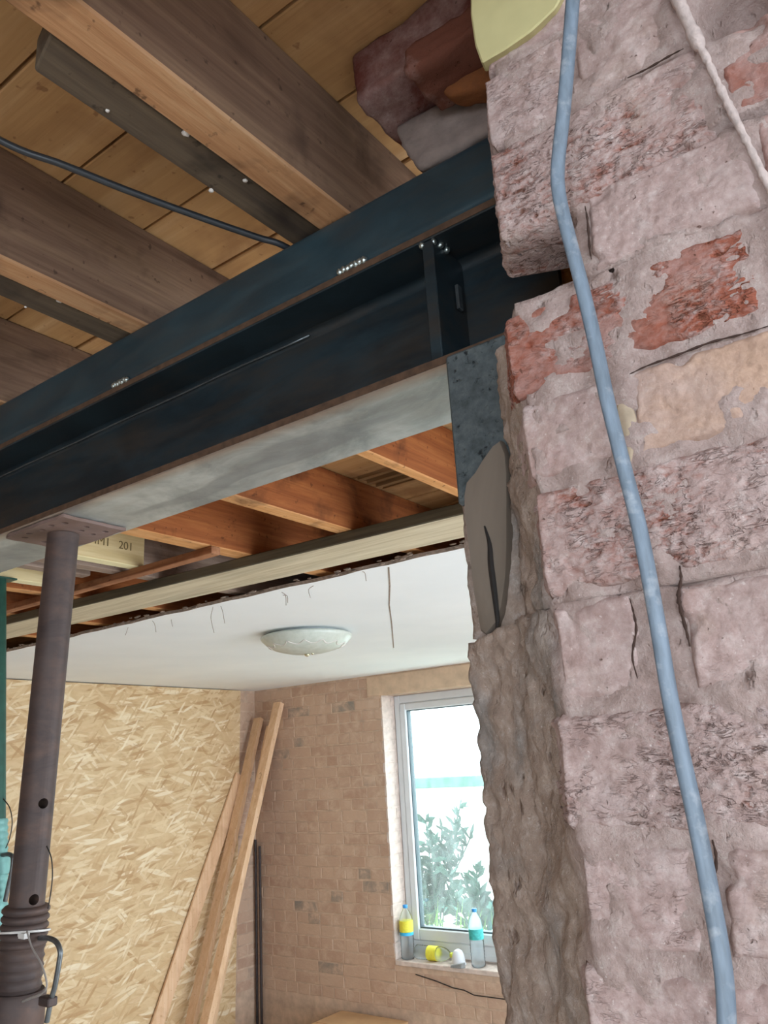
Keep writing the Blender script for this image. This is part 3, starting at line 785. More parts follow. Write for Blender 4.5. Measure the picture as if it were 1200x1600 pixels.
# ------------------------------------------------------------------ brick pier (wall_right)
YF = .5225
def smooth_list(*segs):
    o = []
    for a, b_, st_ in segs:
        n = max(1, int(round(abs(b_-a)/st_))); o += [a+(b_-a)*i/n for i in range(n)]
    o.append(segs[-1][1]); return np.array(o)
def core(z0, z1, xf, xb, ybk, seed, mid=None, hole=False, yend=.79):
    """mortar-and-rubble mass: front at YF from x=2 to xf, ragged cut face back to (xb, ybk)"""
    xs = smooth_list((2.0, .02, .2), (.02, xf, .004)); nfront = len(xs)
    px = list(xs); py = [YF]*nfront; nx = [0.]*nfront; ny = [-1.]*nfront; cut = [0.]*nfront
    stops = [(xf, YF)]+(mid or [])+[(xb, ybk)]; pv = Vector((0, -1))
    for (ax0, ay0), (bx0, by0) in zip(stops, stops[1:]):
        L = math.hypot(bx0-ax0, by0-ay0); n = max(3, int(L/.004)); nv = Vector((-(by0-ay0)/L, (bx0-ax0)/L))
        for i in range(1, n+1):
            t = i/n; px.append(ax0+(bx0-ax0)*t); py.append(ay0+(by0-ay0)*t)
            v_ = pv.lerp(nv, min(1., i/3)).normalized(); nx.append(v_.x); ny.append(v_.y); cut.append(min(1., (len(px)-nfront)/5))
        pv = nv
    nfin = len(px)
    for y_ in (ybk+(yend-ybk)*.1, ybk+(yend-ybk)*.4, yend): px.append(xb); py.append(y_); nx.append(-1.); ny.append(0.); cut.append(1.)
    px.append(2.0); py.append(yend); nx.append(0.); ny.append(1.); cut.append(1.)
    zs = smooth_list((z0, -.36, .15), (-.36, z1, .004)) if z0 < -.36 else smooth_list((z0, z1, .004))
    px, py, nx, ny, cut = map(np.array, (px, py, nx, ny, cut))
    X, Z = np.meshgrid(px, zs); Y = np.meshgrid(py, zs)[0]; NX = np.meshgrid(nx, zs)[0]; NY = np.meshgrid(ny, zs)[0]; CT = np.meshgrid(cut, zs)[0]
    P = np.stack([X, Y, Z], -1)
    d = .0075*(fbm(P*np.array([38, 38, 38.]), 4, seed)-.5)*2
    d += CT*(.0045*(fbm(P*np.array([34, 34, 16.]), 3, seed+5)-.5)*2+.0062*(ridged(P*np.array([110, 110, 42.]), 3, seed+8)-.62)-.016*np.clip(fbm(P*np.array([60, 60, 38.]), 3, seed+15)-.62, 0, 1))
    d += .0022*(fbm(P*170, 3, seed+9)-.5)*2
    d = np.where(X > .1, 0, d); d[:, nfin+2:] = 0
    if hole:
        d -= .05*np.exp(-(((X+.035)/.03)**2+((Z-.52)/.03)**2)**2)
    P[..., 0] += NX*d; P[..., 1] += NY*d
    P[..., 2] += np.clip(1-(z1-Z)/.012, 0, 1)*.012*(fbm(np.stack([X*40, Y*40, Z*0+seed], -1), 3, seed+30)-.5)*2
    b = MB(); b.grid(P)
    if z1 > z0:       # top and bottom caps
        K = len(px); R_ = len(zs)
        b.face(*range((R_-1)*K, R_*K)); b.face(*list(range(0, K))[::-1])
    return b, CT
b, ct = core(FZ, .098, -.232, -.358, .618, 3, mid=[(-.300, .590)])
wr = b.build('wall_right', 'mortar', None, smooth=True, base=(-.2, .52, FZ), attr={'cut': ct}); struct(wr, 'thick dusty pink brick wall end with ragged cut edge')
b, ct = core(.098, .222, -.233, -.357, .624, 53, mid=[(-.288, .590), (-.300, .617)]); b.build('mortar_core', 'mortar', wr, smooth=True, attr={'cut': ct})
b, ct = core(.222, .338, -.234, -.293, .612, 13, mid=[(-.280, .580)]); b.build('mortar_core', 'mortar', wr, smooth=True, attr={'cut': ct})
b, ct = core(.338, .402, -.178, -.19, .60, 23); b.build('mortar_core', 'mortar', wr, smooth=True, attr={'cut': ct})
b, ct = core(.414, .862, -.226, -.235, .56, 33, hole=True, yend=.60); b.build('mortar_core', 'mortar', wr, smooth=True, attr={'cut': ct})

b, ct = core(.338, .862, -.150, -.155, .62, 43); b.v = [(p[0], max(p[1], .605), p[2]) for p in b.v]; b.build('mortar_core', 'mortar', wr, smooth=True, attr={'cut': ct})

def near_brick(x0, x1, z0, z1, col, dust, rough, left=None, yf=.520, seed=0, res=.0014, tilt=0.):
    b = MB()
    us = list(np.linspace(x0, x1, max(4, int((x1-x0)/res)))); px = us[:]; py = [yf]*len(us); nx = [0.]*len(us); ny = [-1.]*len(us)
    if left:
        dx, T = left; L = math.hypot(dx, T); n = int(L/res/1.2)
        lx = [x0-dx*(i/n) for i in range(n, 0, -1)]; ly = [yf+T*(i/n) for i in range(n, 0, -1)]
        k = Vector((-T, -dx)).normalized()
        lnx = []; lny = []
        for i in range(n, 0, -1):
            q = min(1., i/3); v_ = Vector((0, -1)).lerp(k, .5+.5*q).normalized(); lnx.append(v_.x); lny.append(v_.y)
        px = lx+px; py = ly+py; nx = lnx+nx; ny = lny+ny
    px, py, nx, ny = map(np.array, (px, py, nx, ny))
    zs = np.linspace(z0, z1, max(6, int((z1-z0)/res)))
    X, Z = np.meshgrid(px, zs); Y = np.meshgrid(py, zs)[0]; NX = np.meshgrid(nx, zs)[0]; NY = np.meshgrid(ny, zs)[0]
    P = np.stack([X, Y, Z], -1); s = seed*7.7
    Q = P+s
    ez = np.minimum(Z-z0, z1-Z); ex = x1-X if left else np.minimum(X-x0, x1-X)
    ed = np.minimum(ez, ex)
    r = .003+.006*fbm(Q*55, 3, seed)
    wgt = np.clip(1-ed/r, 0, 1)
    d = -.0065*wgt**2
    d += .0035*(fbm(Q*np.array([28, 28, 34.]), 3, seed+2)-.5)*2
    # torn, ledge-like faces of the rough bricks
    pm = np.clip((fbm(Q*24, 3, seed+4)-.34)*4, 0, 1)*np.clip(rough, 0, 1.2)
    u = Z*150+X*9+4.2*fbm(Q*np.array([52, 52, 80.]), 4, seed+6)+seed*.37
    saw = u-np.floor(u); saw = np.where(saw > .82, (1-saw)/.18, saw/.82)
    n1 = fbm(Q*np.array([95, 95, 190.]), 3, seed+8)
    d += pm*(.0020*(saw-.6)+.0034*(n1-.5))
    pits = np.clip(fbm(Q*120, 2, seed+9)-.70, 0, .2)*np.clip(.25+rough, 0, 1)
    d -= pits*.02
    rel = np.clip(.55+pm*((saw-.55)*.35+(n1-.5)*1.2)-pits*2.5, 0, 1)
    torn = np.pad(np.clip(pm*.75+.25*rough, 0, 1), ((1, 1), (0 if left else 1, 1)), mode='edge')
    d += .0008*(fbm(Q*220, 2, seed+7)-.5)*2
    # missing chips along arrises
    chip = np.clip(fbm(Q*40, 2, seed+12)-.62, 0, 1)*np.clip(1-ed/.02, 0, 1); d -= chip*.05
    P[..., 0] += NX*d + tilt*0; P[..., 1] += NY*d
    wob = .0035*np.clip(1-ed/.012, 0, 1)
    P[..., 2] += wob*(fbm(Q*45, 3, seed+20)-.5)*2; P[..., 0] += wob*(fbm(Q*45, 3, seed+21)-.5)*2
    # rims running back into the wall
    N3 = np.stack([NX, NY, NX*0], -1)
    P = np.concatenate([(P-N3*.05)[:1]+np.array([0, 0, .001]), P, (P-N3*.05)[-1:]-np.array([0, 0, .001])], 0)
    col_r = P[:, -1:]+np.array([-.001, .05, 0]); P = np.concatenate([P, col_r], 1)
    if not left: P = np.concatenate([P[:, :1]+np.array([.001, .05, 0]), P], 1)
    b.grid(P)
    rel = np.pad(rel, ((1, 1), (0 if left else 1, 1)), mode='edge')
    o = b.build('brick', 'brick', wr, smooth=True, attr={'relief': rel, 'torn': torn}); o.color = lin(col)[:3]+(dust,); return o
R1, R2, R3, OR, TN, GR = '#a3604d', '#8f5547', '#b5604a', '#cbaa94', '#b98f82', '#a39490'
NB = [
 # x0, x1, z0, z1, colour, dust, rough, left
 (-.235, .07, .724, .79, R2, .85, .6, (.02, .06)), (-.15, .07, .648, .718, R2, .9, .3, None), (-.236, -.16, .648, .718, R2, .9, .3, None),
 (-.236, -.13, .571, .642, TN, .95, .3, None), (-.122, .06, .571, .642, TN, .9, .2, None),
 (-.236, -.165, .490, .566, TN, 1.0, .55, (.022, .045)), (-.157, -.077, .493, .566, GR, .95, .15, None), (-.005, .09, .493, .566, R1, .5, .2, None),
 (-.237, -.070, .400, .487, R1, .70, 1.0, (.024, .05)), (-.057, .09, .414, .486, R1, .42, .15, None),
 (-.167, -.052, .338, .406, TN, .86, .18, None), (-.044, .09, .338, .406, R1, .55, .2, None),
 (-.243, -.062, .262, .331, R1, .36, 1.05, (.046, .085)), (-.044, .1, .262, .331, R2, .6, .5, None),
 (-.238, -.170, .191, .254, '#b07a76', .74, .12, (.05, .085)), (-.156, .06, .188, .251, OR, .36, .12, None),
 (-.234, .0, .104, .181, R1, .66, 1.1, (.05, .085)),
 (-.231, -.176, .030, .097, GR, .88, .08, (.03, .05)), (-.146, .07, .030, .096, '#bb7a63', .70, .15, None),
 (-.238, .0, -.051, .023, R1, .78, 1.1, (.03, .05)),
 (-.232, -.165, -.120, -.058, GR, .93, .35, (.02, .04)), (-.150, .07, -.120, -.058, GR, .86, .2, None),
 (-.240, -.02, -.195, -.128, '#a07a70', .92, .45, (.03, .05)), (-.01, .2, -.195, -.128, R2, .9, .5, None),
 (-.240, -.17, -.270, -.203, GR, .9, .2, (.03, .05)), (-.16, .06, -.270, -.203, TN, .9, .2, None),
 (-.240, .0, -.347, -.279, R2, .85, .8, (.03, .05)),
]
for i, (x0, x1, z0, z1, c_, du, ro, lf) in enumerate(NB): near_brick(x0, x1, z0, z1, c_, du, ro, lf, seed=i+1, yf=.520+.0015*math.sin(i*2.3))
# mortar tongue of pale lime beside the orange brick
one('lime_smear', 'limesmear', lambda b: b.blob((-.163, .5215, .205), .0135, 4, 3, .55, (.62, .2, 1.9)), wr, smooth=True)
# open joints where the mortar has dropped out
for pix, rad in ((((1062, 884), (1064, 905), (1060, 930), (1063, 950), (1072, 985), (1078, 1010)), .0019), (((1113, 1312), (1119, 1340), (1116, 1385), (1128, 1440), (1134, 1480), (1141, 1530)), .0019),
                 (((983, 585), (1010, 572), (1060, 554), (1110, 535), (1160, 522), (1205, 508)), .0011), (((914, 322), (918, 345), (921, 385), (924, 405)), .0013),
                 (((984, 935), (990, 958), (994, 985), (988, 1025), (996, 1060)), .0012), (((980, 122), (1010, 108), (1045, 88), (1068, 76)), .0012)):
    pp = bez([ony(x, y, .5192) for x, y in pix], 5)
    one('joint_crack', 'darkjoint', lambda b: b.tube(pp, [rad*(.35+.65*math.sin(math.pi*i/(len(pp)-1)))*(.75+.25*math.sin(i*2.1)) for i in range(len(pp))], 6), wr)
# trowelled mortar below the padstone
def patch_(b):
    pix = [(779, 686), (768, 694), (752, 716), (740, 736), (726, 752), (722, 775), (723, 805), (730, 860), (738, 930), (748, 985), (757, 992), (772, 975), (781, 950), (788, 900), (790, 850), (790, 800), (790, 740), (787, 705)]
    pts = [ony(x, y, .606) for x, y in pix]; c_ = sum(pts, Vector())/len(pts)
    top = [(p.x, .6105, p.z) for p in pts]; n = len(pts); bk = [(p.x-.001, .64, p.z) for p in pts]
    mid = [(c_.x+(p.x-c_.x)*.965, .6085, c_.z+(p.z-c_.z)*.98) for p in pts]
    b.add(bk+top+mid, [(i, (i+1) % n, n+(i+1) % n, n+i) for i in range(n)]+[(n+i, n+(i+1) % n, 2*n+(i+1) % n, 2*n+i) for i in range(n)]+[tuple(range(2*n, 3*n))])
one('trowelled_mortar', 'patch', patch_, wr, smooth=True, autos=50)
def crk(b):
    pts = [ony(x, y, .6078) for x, y in ((757, 822), (765, 850), (767, 880), (772, 920), (777, 965), (776, 985))]
    b.tube(bez(pts, 4), [.0008+.0022*math.sin(math.pi*i/20) for i in range(21)], 6)
one('mortar_crack', 'wire', crk, wr)
# old brick seen inside the pocket behind the beam end
ob = near_brick(-.268, -.16, .36, .52, '#b07238', .12, .5, None, yf=.712, seed=71)
ob['label'] = 'orange brick inside the pocket'

# ------------------------------------------------------------------ broken masonry over the beam
def lumpbox(b, pts8, seed, amp=.006, res=10):
    """hexahedron from 8 corners, subdivided and roughened"""
    bm = bmesh.new(); vs = [bm.verts.new(p) for p in pts8]
    for f in ((3, 2, 1, 0), (4, 5, 6, 7), (0, 1, 5, 4), (1, 2, 6, 5), (2, 3, 7, 6), (3, 0, 4, 7)): bm.faces.new([vs[i] for i in f])
    bmesh.ops.bevel(bm, geom=list(bm.edges), offset=.006, segments=2, affect='EDGES', profile=.5)
    bmesh.ops.subdivide_edges(bm, edges=[e for e in bm.edges if e.calc_length() > .012], cuts=res, use_grid_fill=True)
    bmesh.ops.recalc_face_normals(bm, faces=bm.faces); bm.normal_update()
    P = np.array([v.co[:] for v in bm.verts]); N = np.array([v.normal[:] for v in bm.verts])
    d = amp*((fbm(P*30+seed, 4, seed)-.5)*2+.5*(fbm(P*110+seed, 3, seed+3)-.5)*2)
    P = P+N*d[:, None]; bb = len(b.v); b.v += [tuple(p) for p in P]; bm.verts.index_update()
    for f in bm.faces: b.face(*[bb+v.index for v in f.verts])
    bm.free()
def boxpts(x0, x1, y0, y1, z0, z1, sl=0.): return [(x0+sl, y0, z0), (x1, y0, z0), (x1, y1, z0), (x0, y1, z0), (x0+sl, y0, z1), (x1, y0, z1), (x1, y1, z1), (x0, y1, z1)]
def broken(name, pts, col, dust, seed, amp, label, mat='brick', cat='brick'):
    o = one(name, mat, lambda b: lumpbox(b, pts, seed, amp), smooth=True)
    a = o.data.attributes.new('relief', 'FLOAT', 'POINT'); a.data.foreach_set('value', np.full(len(o.data.vertices), .55, np.float32))
    o.color = lin(col)[:3]+(dust,); return tag(o, label, cat, 'broken bricks over the beam')
broken('broken_brick', boxpts(-.430, -.235, .588, .70, .712, .783), '#6b3a33', .34, 3, .005, 'dark red brick end hanging over the beam beside the nearest joist')
bb_ = broken('broken_brick', boxpts(-.343, -.215, .560, .632, .672, .708), '#6f4436', .25, 9, .006, 'dark brick with orange broken lower face below the yellow board scrap')
ob_ = one('broken_face', 'brick', lambda b: lumpbox(b, [(-.318, .606, .664), (-.235, .604, .634), (-.235, .634, .634), (-.318, .634, .664), (-.328, .603, .680), (-.235, .601, .690), (-.235, .634, .69), (-.328, .634, .680)], 31, .004), bb_, smooth=True)
ob_.color = lin('#bf7436')[:3]+(-.4,); ob_['label'] = 'orange broken face of the brick'
broken('mortar_lump', [(-.388, .644, .632), (-.25, .644, .632), (-.25, .70, .632), (-.388, .70, .632), (-.414, .642, .704), (-.26, .642, .704), (-.26, .70, .704), (-.414, .70, .704)], '#8d7b72', 1.2, 15, .007, 'grey mortar lump between the broken bricks and the beam top', 'dullmortar', 'mortar')
broken('broken_brick', boxpts(-.40, -.22, .712, .80, .629, .685), '#4d322c', .2, 27, .004, 'dark brick at the back above the beam, in shadow')
# pale yellow board scrap
yp = [(735, -40), (735, 22), (742, 70), (752, 98), (790, 76), (830, 48), (868, 12), (885, -20), (880, -60)]
def yel_(b):
    f = [ony(x, y, .512) for x, y in yp]; n = len(f)
    b.add([tuple(p) for p in f]+[(p.x-.004, p.y+.016, p.z+.004) for p in f], [tuple(range(n))[::-1], tuple(range(n, 2*n))]+[(i, (i+1) % n, n+(i+1) % n, n+i) for i in range(n)])
o = one('yellow_board_scrap', 'yellowfoam', yel_, bevel=.0015)
tag(o, 'pale yellow broken board scrap wedged at the top of the brick pier', 'board')

# ------------------------------------------------------------------ cables on the pier
cp = [(900, -60, .452), (895, 0, .456), (888, 90, .461), (880, 180, .466), (872, 255, .470), (873, 300, .472), (885, 355, .475), (910, 450, .480), (931, 540, .484), (950, 630, .487), (975, 730, .489), (1000, 830, .490), (1024, 955, .490), (1045, 1080, .489), (1064, 1175, .487), (1085, 1270, .485), (1107, 1380, .482), (1125, 1480, .479), (1133, 1545, .477), (1136, 1620, .475), (1138, 1720, .473)]
path = bez([ony(x, y, d_) for x, y, d_ in cp], 6)
o = one('grey_cable', 'cable', lambda b: b.tube(path, .0052, 12, flat=.0032, flatdir=(.8, .6, 0)), smooth=True, autos=60)
tag(o, 'blue-grey flat cable hanging in front of the pink brick pier', 'cable')
kp = [(1045, -40), (1062, 5), (1086, 58), (1105, 95), (1126, 140), (1150, 188), (1172, 232), (1200, 290), (1230, 350)]
kpath = bez([ony(x, y, .513) for x, y in kp], 8)
rr = random.Random(4)
o = one('plastered_cord', 'cord', lambda b: b.tube(kpath, [.0026+rr.uniform(-.0006, .0008)+(.002 if i < 20 else 0) for i in range(len(kpath))], 9), smooth=True)
tag(o, 'thin old cord caked in plaster running down the upper right bricks', 'cord')

# ------------------------------------------------------------------ steel props
def tube_with_holes(name, mat, parent, a, b_, r, holes, hr=.0072):
    a, b_ = Vector(a), Vector(b_); mb = MB(); mb.tube([a, b_], r, 32); inner = MB()
    o = mb.build(name, mat, parent)
    cut = MB()
    for c_, d_ in holes: cut.tube([Vector(c_)-Vector(d_)*.05, Vector(c_)+Vector(d_)*.012], hr, 16)
    k = cut.build('cutter', mat, parent)
    md = o.modifiers.new('h', 'BOOLEAN'); md.object = k; md.operation = 'DIFFERENCE'; md.solver = 'EXACT'
    bpy.context.view_layer.update()
    me = bpy.data.meshes.new_from_object(o.evaluated_get(bpy.context.evaluated_depsgraph_get()))
    o.modifiers.clear(); o.data = me; bpy.data.objects.remove(k)
    me.polygons.foreach_set('use_smooth', [True]*len(me.polygons)); me.set_sharp_from_angle(angle=math.radians(35)); return o
PT = onz(99, 836, .371); PM = ony(43, 1400, PT.y-.004)
ax = (PT-PM).normalized()
def along(zz): return PM+ax*((zz-PM.z)/ax.z)
prop = thing('steel_prop', along(FZ), 'rusty steel prop with bent handle standing under the beam', 'prop')
# head plate with holes (curve fill gives real holes)
def plate(parent):
    cu = bpy.data.curves.new('head_plate', 'CURVE'); cu.dimensions = '2D'; cu.fill_mode = 'BOTH'; cu.extrude = .0026
    rr = random.Random(2)
    def spl(pts):
        s = cu.splines.new('POLY'); s.points.add(len(pts)-1); s.use_cyclic_u = True
        for p, q in zip(s.points, pts): p.co = (q[0], q[1], 0, 1)
    out = []
    for (x0, y0), (x1, y1) in (((-.080, -.055), (.080, -.055)), ((.080, -.055), (.080, .055)), ((.080, .055), (-.080, .055)), ((-.080, .055), (-.080, -.055))):
        for i in range(8):
            t = i/8; out.append((x0+(x1-x0)*t+rr.uniform(-.002, .002), y0+(y1-y0)*t+rr.uniform(-.002, .002)))
    spl(out)
    for hx, hy in ((-.055, -.035), (-.03, -.042), (0, -.038), (.03, -.042), (.055, -.035), (.058, 0), (.055, .036), (.03, .03), (-.058, 0), (-.055, .036), (-.035, .022), (.036, .006)):
        spl([(hx+.0052*math.cos(a*math.pi/6), hy+.0052*math.sin(a*math.pi/6)) for a in range(12)])
    o = bpy.data.objects.new('head_plate', cu); C.objects.link(o); bpy.context.view_layer.update()
    me = bpy.data.meshes.new_from_object(o.evaluated_get(bpy.context.evaluated_depsgraph_get()))
    bpy.data.objects.remove(o); bpy.data.curves.remove(cu)
    me.materials.clear(); me.materials.append(MATS['rustplate'])
    o = bpy.data.objects.new('head_plate', me); C.objects.link(o); o.parent = parent
    o.location = Vector((PT.x, PT.y+.002, .3745+H))-world_loc(parent); return o
plate(prop)
toward = (Vector((0, 0, 0))-along(0)); toward.z = 0; toward.normalize()
hd = (toward+Vector((.35, .5, 0))*.7).normalized()
holes = []
for px, py in ((69, 1255), (57, 1404)):
    p = ony(px, py, PT.y); q = along(p.z); holes.append((q+hd*.022, hd))
zc = along(-.167)
tube_with_holes('inner_tube', 'rustprop', prop, along(-.9), along(.3718), .0238, holes)
def outer(b):
    n = 26; a = -.215
    prof = []; zz = a
    while zz > -.60: prof += [zz, zz-.004, zz-.008]; zz -= .012
    b.tube([along(q) for q in prof], [(.0305 if i % 3 == 1 else .0285) for i in range(len(prof))], 24)
    b.tube([along(-.60), along(FZ+.008)], .0285, 24)
one('threaded_tube', 'rustprop', outer, prop, smooth=True, autos=45)
def collar(b):
    prof = []; rr_ = []
    for i in range(5):
        z0 = -.166-i*.0105; prof += [z0, z0-.0035, z0-.007, z0-.0105]; rr_ += [.0285, .0318, .0318, .0285]
    b.tube([along(q) for q in prof], rr_, 24)
one('threaded_collar', 'rustprop', collar, prop, smooth=True, autos=60)
def nut(b):
    b.tube([along(-.272), along(-.276), along(-.32), along(-.324)], [.034, .037, .037, .034], 24)
nt_ = one('collar_nut', 'rustprop', nut, prop, smooth=True, autos=40)
# bent handle
hp = [ony(x, y, PT.y+d_) for x, y, d_ in ((62, 1466, .0), (76, 1466, -.01), (88, 1472, -.012), (94, 1486, -.012), (93, 1500, -.012), (86, 1540, -.012), (80, 1562, -.012), (73, 1597, -.012))]
one('bent_handle', 'galv', lambda b: b.tube(bez(hp, 6), .0034, 10), prop, smooth=True, autos=60)
c1 = ony(79, 1564, PT.y-.012)
one('handle_clip', 'rustprop', lambda b: b.box(c1.x-.018, c1.x+.006, c1.y-.007, c1.y+.007, c1.z-.006, c1.z+.005), prop, bevel=.0015)
c2 = along(-.199)
def tie(b):
    pts = []
    for i in range(25):
        a = i*2*math.pi/24; pts.append(c2+Vector((math.cos(a)*.0335, math.sin(a)*.0335, .004*math.cos(a+1))))
    b.tube(pts, .0016, 6)
    q = c2+toward*.034; b.box(q.x-.008, q.x+.008, q.y-.004, q.y+.004, q.z-.004, q.z+.003)
one('cable_tie', 'zip', tie, prop, smooth=True, autos=40)
wp = [ony(x, y, PT.y-.035) for x, y in ((42, 1455), (50, 1480), (64, 1505), (72, 1530), (72, 1545), (62, 1554), (48, 1559), (35, 1565))]
one('hanging_tie_wire', 'tiewire', lambda b: b.tube(bez(wp, 6), [.0012]*30+[.0018]*13, 7), prop, smooth=True)
wp2 = [ony(x, y, PT.y) for x, y in ((73, 1322), (80, 1340), (82, 1365), (80, 1390), (75, 1420))]
one('pin_wire', 'wire', lambda b: b.tube(bez(wp2, 6), .0009, 6), prop, smooth=True)
one('base_plate', 'rustplate', lambda b: b.box(along(FZ).x-.075, along(FZ).x+.075, along(FZ).y-.075, along(FZ).y+.075, FZ, FZ+.008), prop, bevel=.001)

# green prop further back, left edge
g = onz(-3, 905, .62); gx, gy = g.x, g.y
gm = ony(-6, 1400, gy); gax = (g-gm).normalized()
def galong(zz): return gm+gax*((zz-gm.z)/gax.z)
gb = galong(FZ)
gp = thing('steel_prop', gb, 'green painted steel prop at the left edge behind the rusty prop', 'prop')
one('inner_tube', 'green', lambda b: b.tube([galong(-.3), galong(.6195)], .0242, 24), gp, smooth=True, autos=40)
one('head_plate', 'green', lambda b: b.box(gx-.026, gx+.026, gy-.05, gy+.05, .6195, .6252), gp, bevel=.001)
def gcol(b):
    prof = []; rr_ = []; zz = -.10
    while zz > -.62: prof += [zz, zz-.006, zz-.012]; rr_ += [.0285, .031, .0285]; zz -= .018
    b.tube([galong(q) for q in prof], rr_, 24)
one('threaded_tube', 'teal', gcol, gp, smooth=True, autos=50)
one('outer_tube', 'green', lambda b: b.tube([galong(-.62), galong(FZ+.008)], .0285, 24), gp, smooth=True, autos=40)
one('collar_nut', 'teal', lambda b: b.tube([galong(-.20), galong(-.245)], .036, 24), gp, smooth=True, autos=40)
hp = [ony(x, y, gy) for x, y in ((4, 1336), (14, 1335), (20, 1340), (19, 1358), (13, 1385), (8, 1408))]
one('bent_handle', 'galv', lambda b: b.tube(bez(hp, 6), .006, 10), gp, smooth=True, autos=60)
wp = [ony(x, y, gy) for x, y in ((5, 1248), (15, 1262), (19, 1285), (15, 1310), (9, 1325))]
one('pin_wire', 'wire', lambda b: b.tube(bez(wp, 6), .0015, 6), gp, smooth=True)
one('base_plate', 'green', lambda b: b.box(gb.x-.075, gb.x+.075, gb.y-.075, gb.y+.075, FZ, FZ+.008), gp, bevel=.001)

# ------------------------------------------------------------------ strand board and leaning timbers
os_ = one('strand_board', 'osb', lambda b: b.hexa([(-4.70, 2.0, FZ+.002), (-4.785, 4.50, FZ+.002), (-4.803, 4.50, FZ+.002), (-4.718, 2.0, FZ+.002), (-4.70, 2.0, .594), (-4.785, 4.57, .594), (-4.803, 4.57, .594), (-4.718, 2.0, .594)]))
tag(os_, 'tall tan strand board sheet standing against the left wall', 'board')
def lean(name, top, bot, w_, t_, label):
    """board leaning on the far wall: wide face towards the near room"""
    top, bot = Vector(top), Vector(bot); L = (top-bot).length; axz = (top-bot).normalized()
    xax = Vector((1, 0, 0)); xax = (xax-axz*axz.dot(xax)).normalized(); yax = axz.cross(xax)
    mb = MB(); mb.box(-w_/2, w_/2, -t_/2, t_/2, -H, L-H)
    me_o = mb.build(name, 'lean', None, bevel=.002, base=(0, 0, -H))
    M4 = Matrix((( xax.x, yax.x, axz.x, bot.x), (xax.y, yax.y, axz.y, bot.y), (xax.z, yax.z, axz.z, bot.z+H), (0, 0, 0, 1)))
    me_o.matrix_world = M4
    return tag(me_o, label, 'timber')
def extend(top, mid, zf=FZ+.004):
    top, mid = Vector(top), Vector(mid); d_ = mid-top; return top+d_*((zf-top.z)/d_.z)
def mid3(px, py, x): return onx(px, py, x)
tA = (-4.732, 4.715, .375); mA = mid3(298, 1600, -4.662)
A = lean('leaning_board', tA, extend(tA, mA), .080, .035, 'wide pinkish pine board leaning in the corner, front of the left pair')
tB = (-4.497, 4.705, .475); mB = mid3(322, 1600, -4.50)
B = lean('leaning_board', tB, extend(tB, mB), .075, .045, 'pine board leaning furthest right with a pencilled mark near its top')
tD = (-4.62, 4.735, .31); mD = mid3(309, 1600, -4.60)+Vector((0, .12, 0))
D = lean('leaning_board', tD, extend(tD, mD), .07, .03, 'narrow pine board tucked behind, between the two taller leaning boards')
tC = onx(386, 1180, -4.770); mC = mid3(246, 1600, -4.738); tC = tC.lerp(mC, .09)
Cc = lean('leaning_board', tC, extend(tC, mC), .018, .10, 'pine board leaning furthest left, close against the strand board')
# pencilled mark on board B
ps = one('pencil_mark', 'pencil', lambda b: b.tube([(-.012, -.0235, 1.98-H), (.006, -.0235, 1.97-H), (.012, -.0235, 2.0-H), (.0, -.0235, 2.02-H), (-.012, -.0235, 2.01-H)], .0012, 5), None, base=(0, 0, -H))
ps.parent = B
# conduits in the corner
for dx, lb, nm in ((0, 'dark conduit standing in the brick corner, left of the pair', 'conduit'), (.045, 'dark conduit standing in the brick corner, right of the pair', 'conduit')):
    top = Vector((-4.80+dx, 4.735, -.53-dx)); o = one(nm, 'pipe', lambda b: b.tube([(top.x, top.y, top.z), (top.x-.002, 4.74, FZ+.002)], .0095, 10), smooth=True, autos=50)
    tag(o, lb, 'pipe')
# cardboard box below the window
bx = thing('cardboard_box', (-3.72, 4.44, FZ), 'tan cardboard box on the floor below the window wall', 'box')
one('box_body', 'cardboard', lambda b: b.box(-3.98, -3.43, 4.18, 4.72, FZ, -1.60), bx, bevel=.003)
one('box_flap', 'cardboard', lambda b: b.box(-3.98, -3.43, 4.18, 4.445, -1.60, -1.597), bx)
one('box_flap', 'cardboard', lambda b: b.box(-3.98, -3.43, 4.455, 4.72, -1.60, -1.597), bx)

# ------------------------------------------------------------------ ceiling lamp
LC = Vector((-2.545, 2.86, .6))
lp = thing('ceiling_lamp', LC, 'round flush frosted glass lamp on the white ceiling', 'lamp')
one('lamp_base', 'upvc', lambda b: b.lathe([(.16, 0), (.165, -.012), (.15, -.02)], 40, LC), lp, smooth=True, autos=40)
def shade(b):
    prof = [(.205, -.012), (.215, -.017), (.218, -.022), (.212, -.034), (.185, -.060), (.145, -.080), (.09, -.094), (.04, -.100), (.006, -.101)]
    b.lathe(prof, 56, LC)
one('lamp_shade', 'lampglass', shade, lp, smooth=True, autos=60)
def scal(b):
    for k in range(14):
        a0 = 2*math.pi*k/14; pts = []
        for i in range(9):
            t = i/8; a = a0+t*2*math.pi/14; r_ = .188-.026*math.sin(math.pi*t); zz = -.0585-(.188-r_)*.50-.001
            pts.append(LC+Vector((r_*math.cos(a), r_*math.sin(a), zz)))
        b.tube(pts, .0022, 5)
one('scalloped_line', 'lump', scal, lp, smooth=True)
def fin(b):
    b.lathe([(.012, -.099), (.014, -.105), (.008, -.111), (.002, -.113)], 16, LC)
    b.blob(LC+Vector((.028, .008, -.101)), .007, 1, 1, .2); b.blob(LC+Vector((-.02, .01, -.101)), .006, 2, 1, .2)
one('lamp_finial', 'brass', fin, lp, smooth=True)

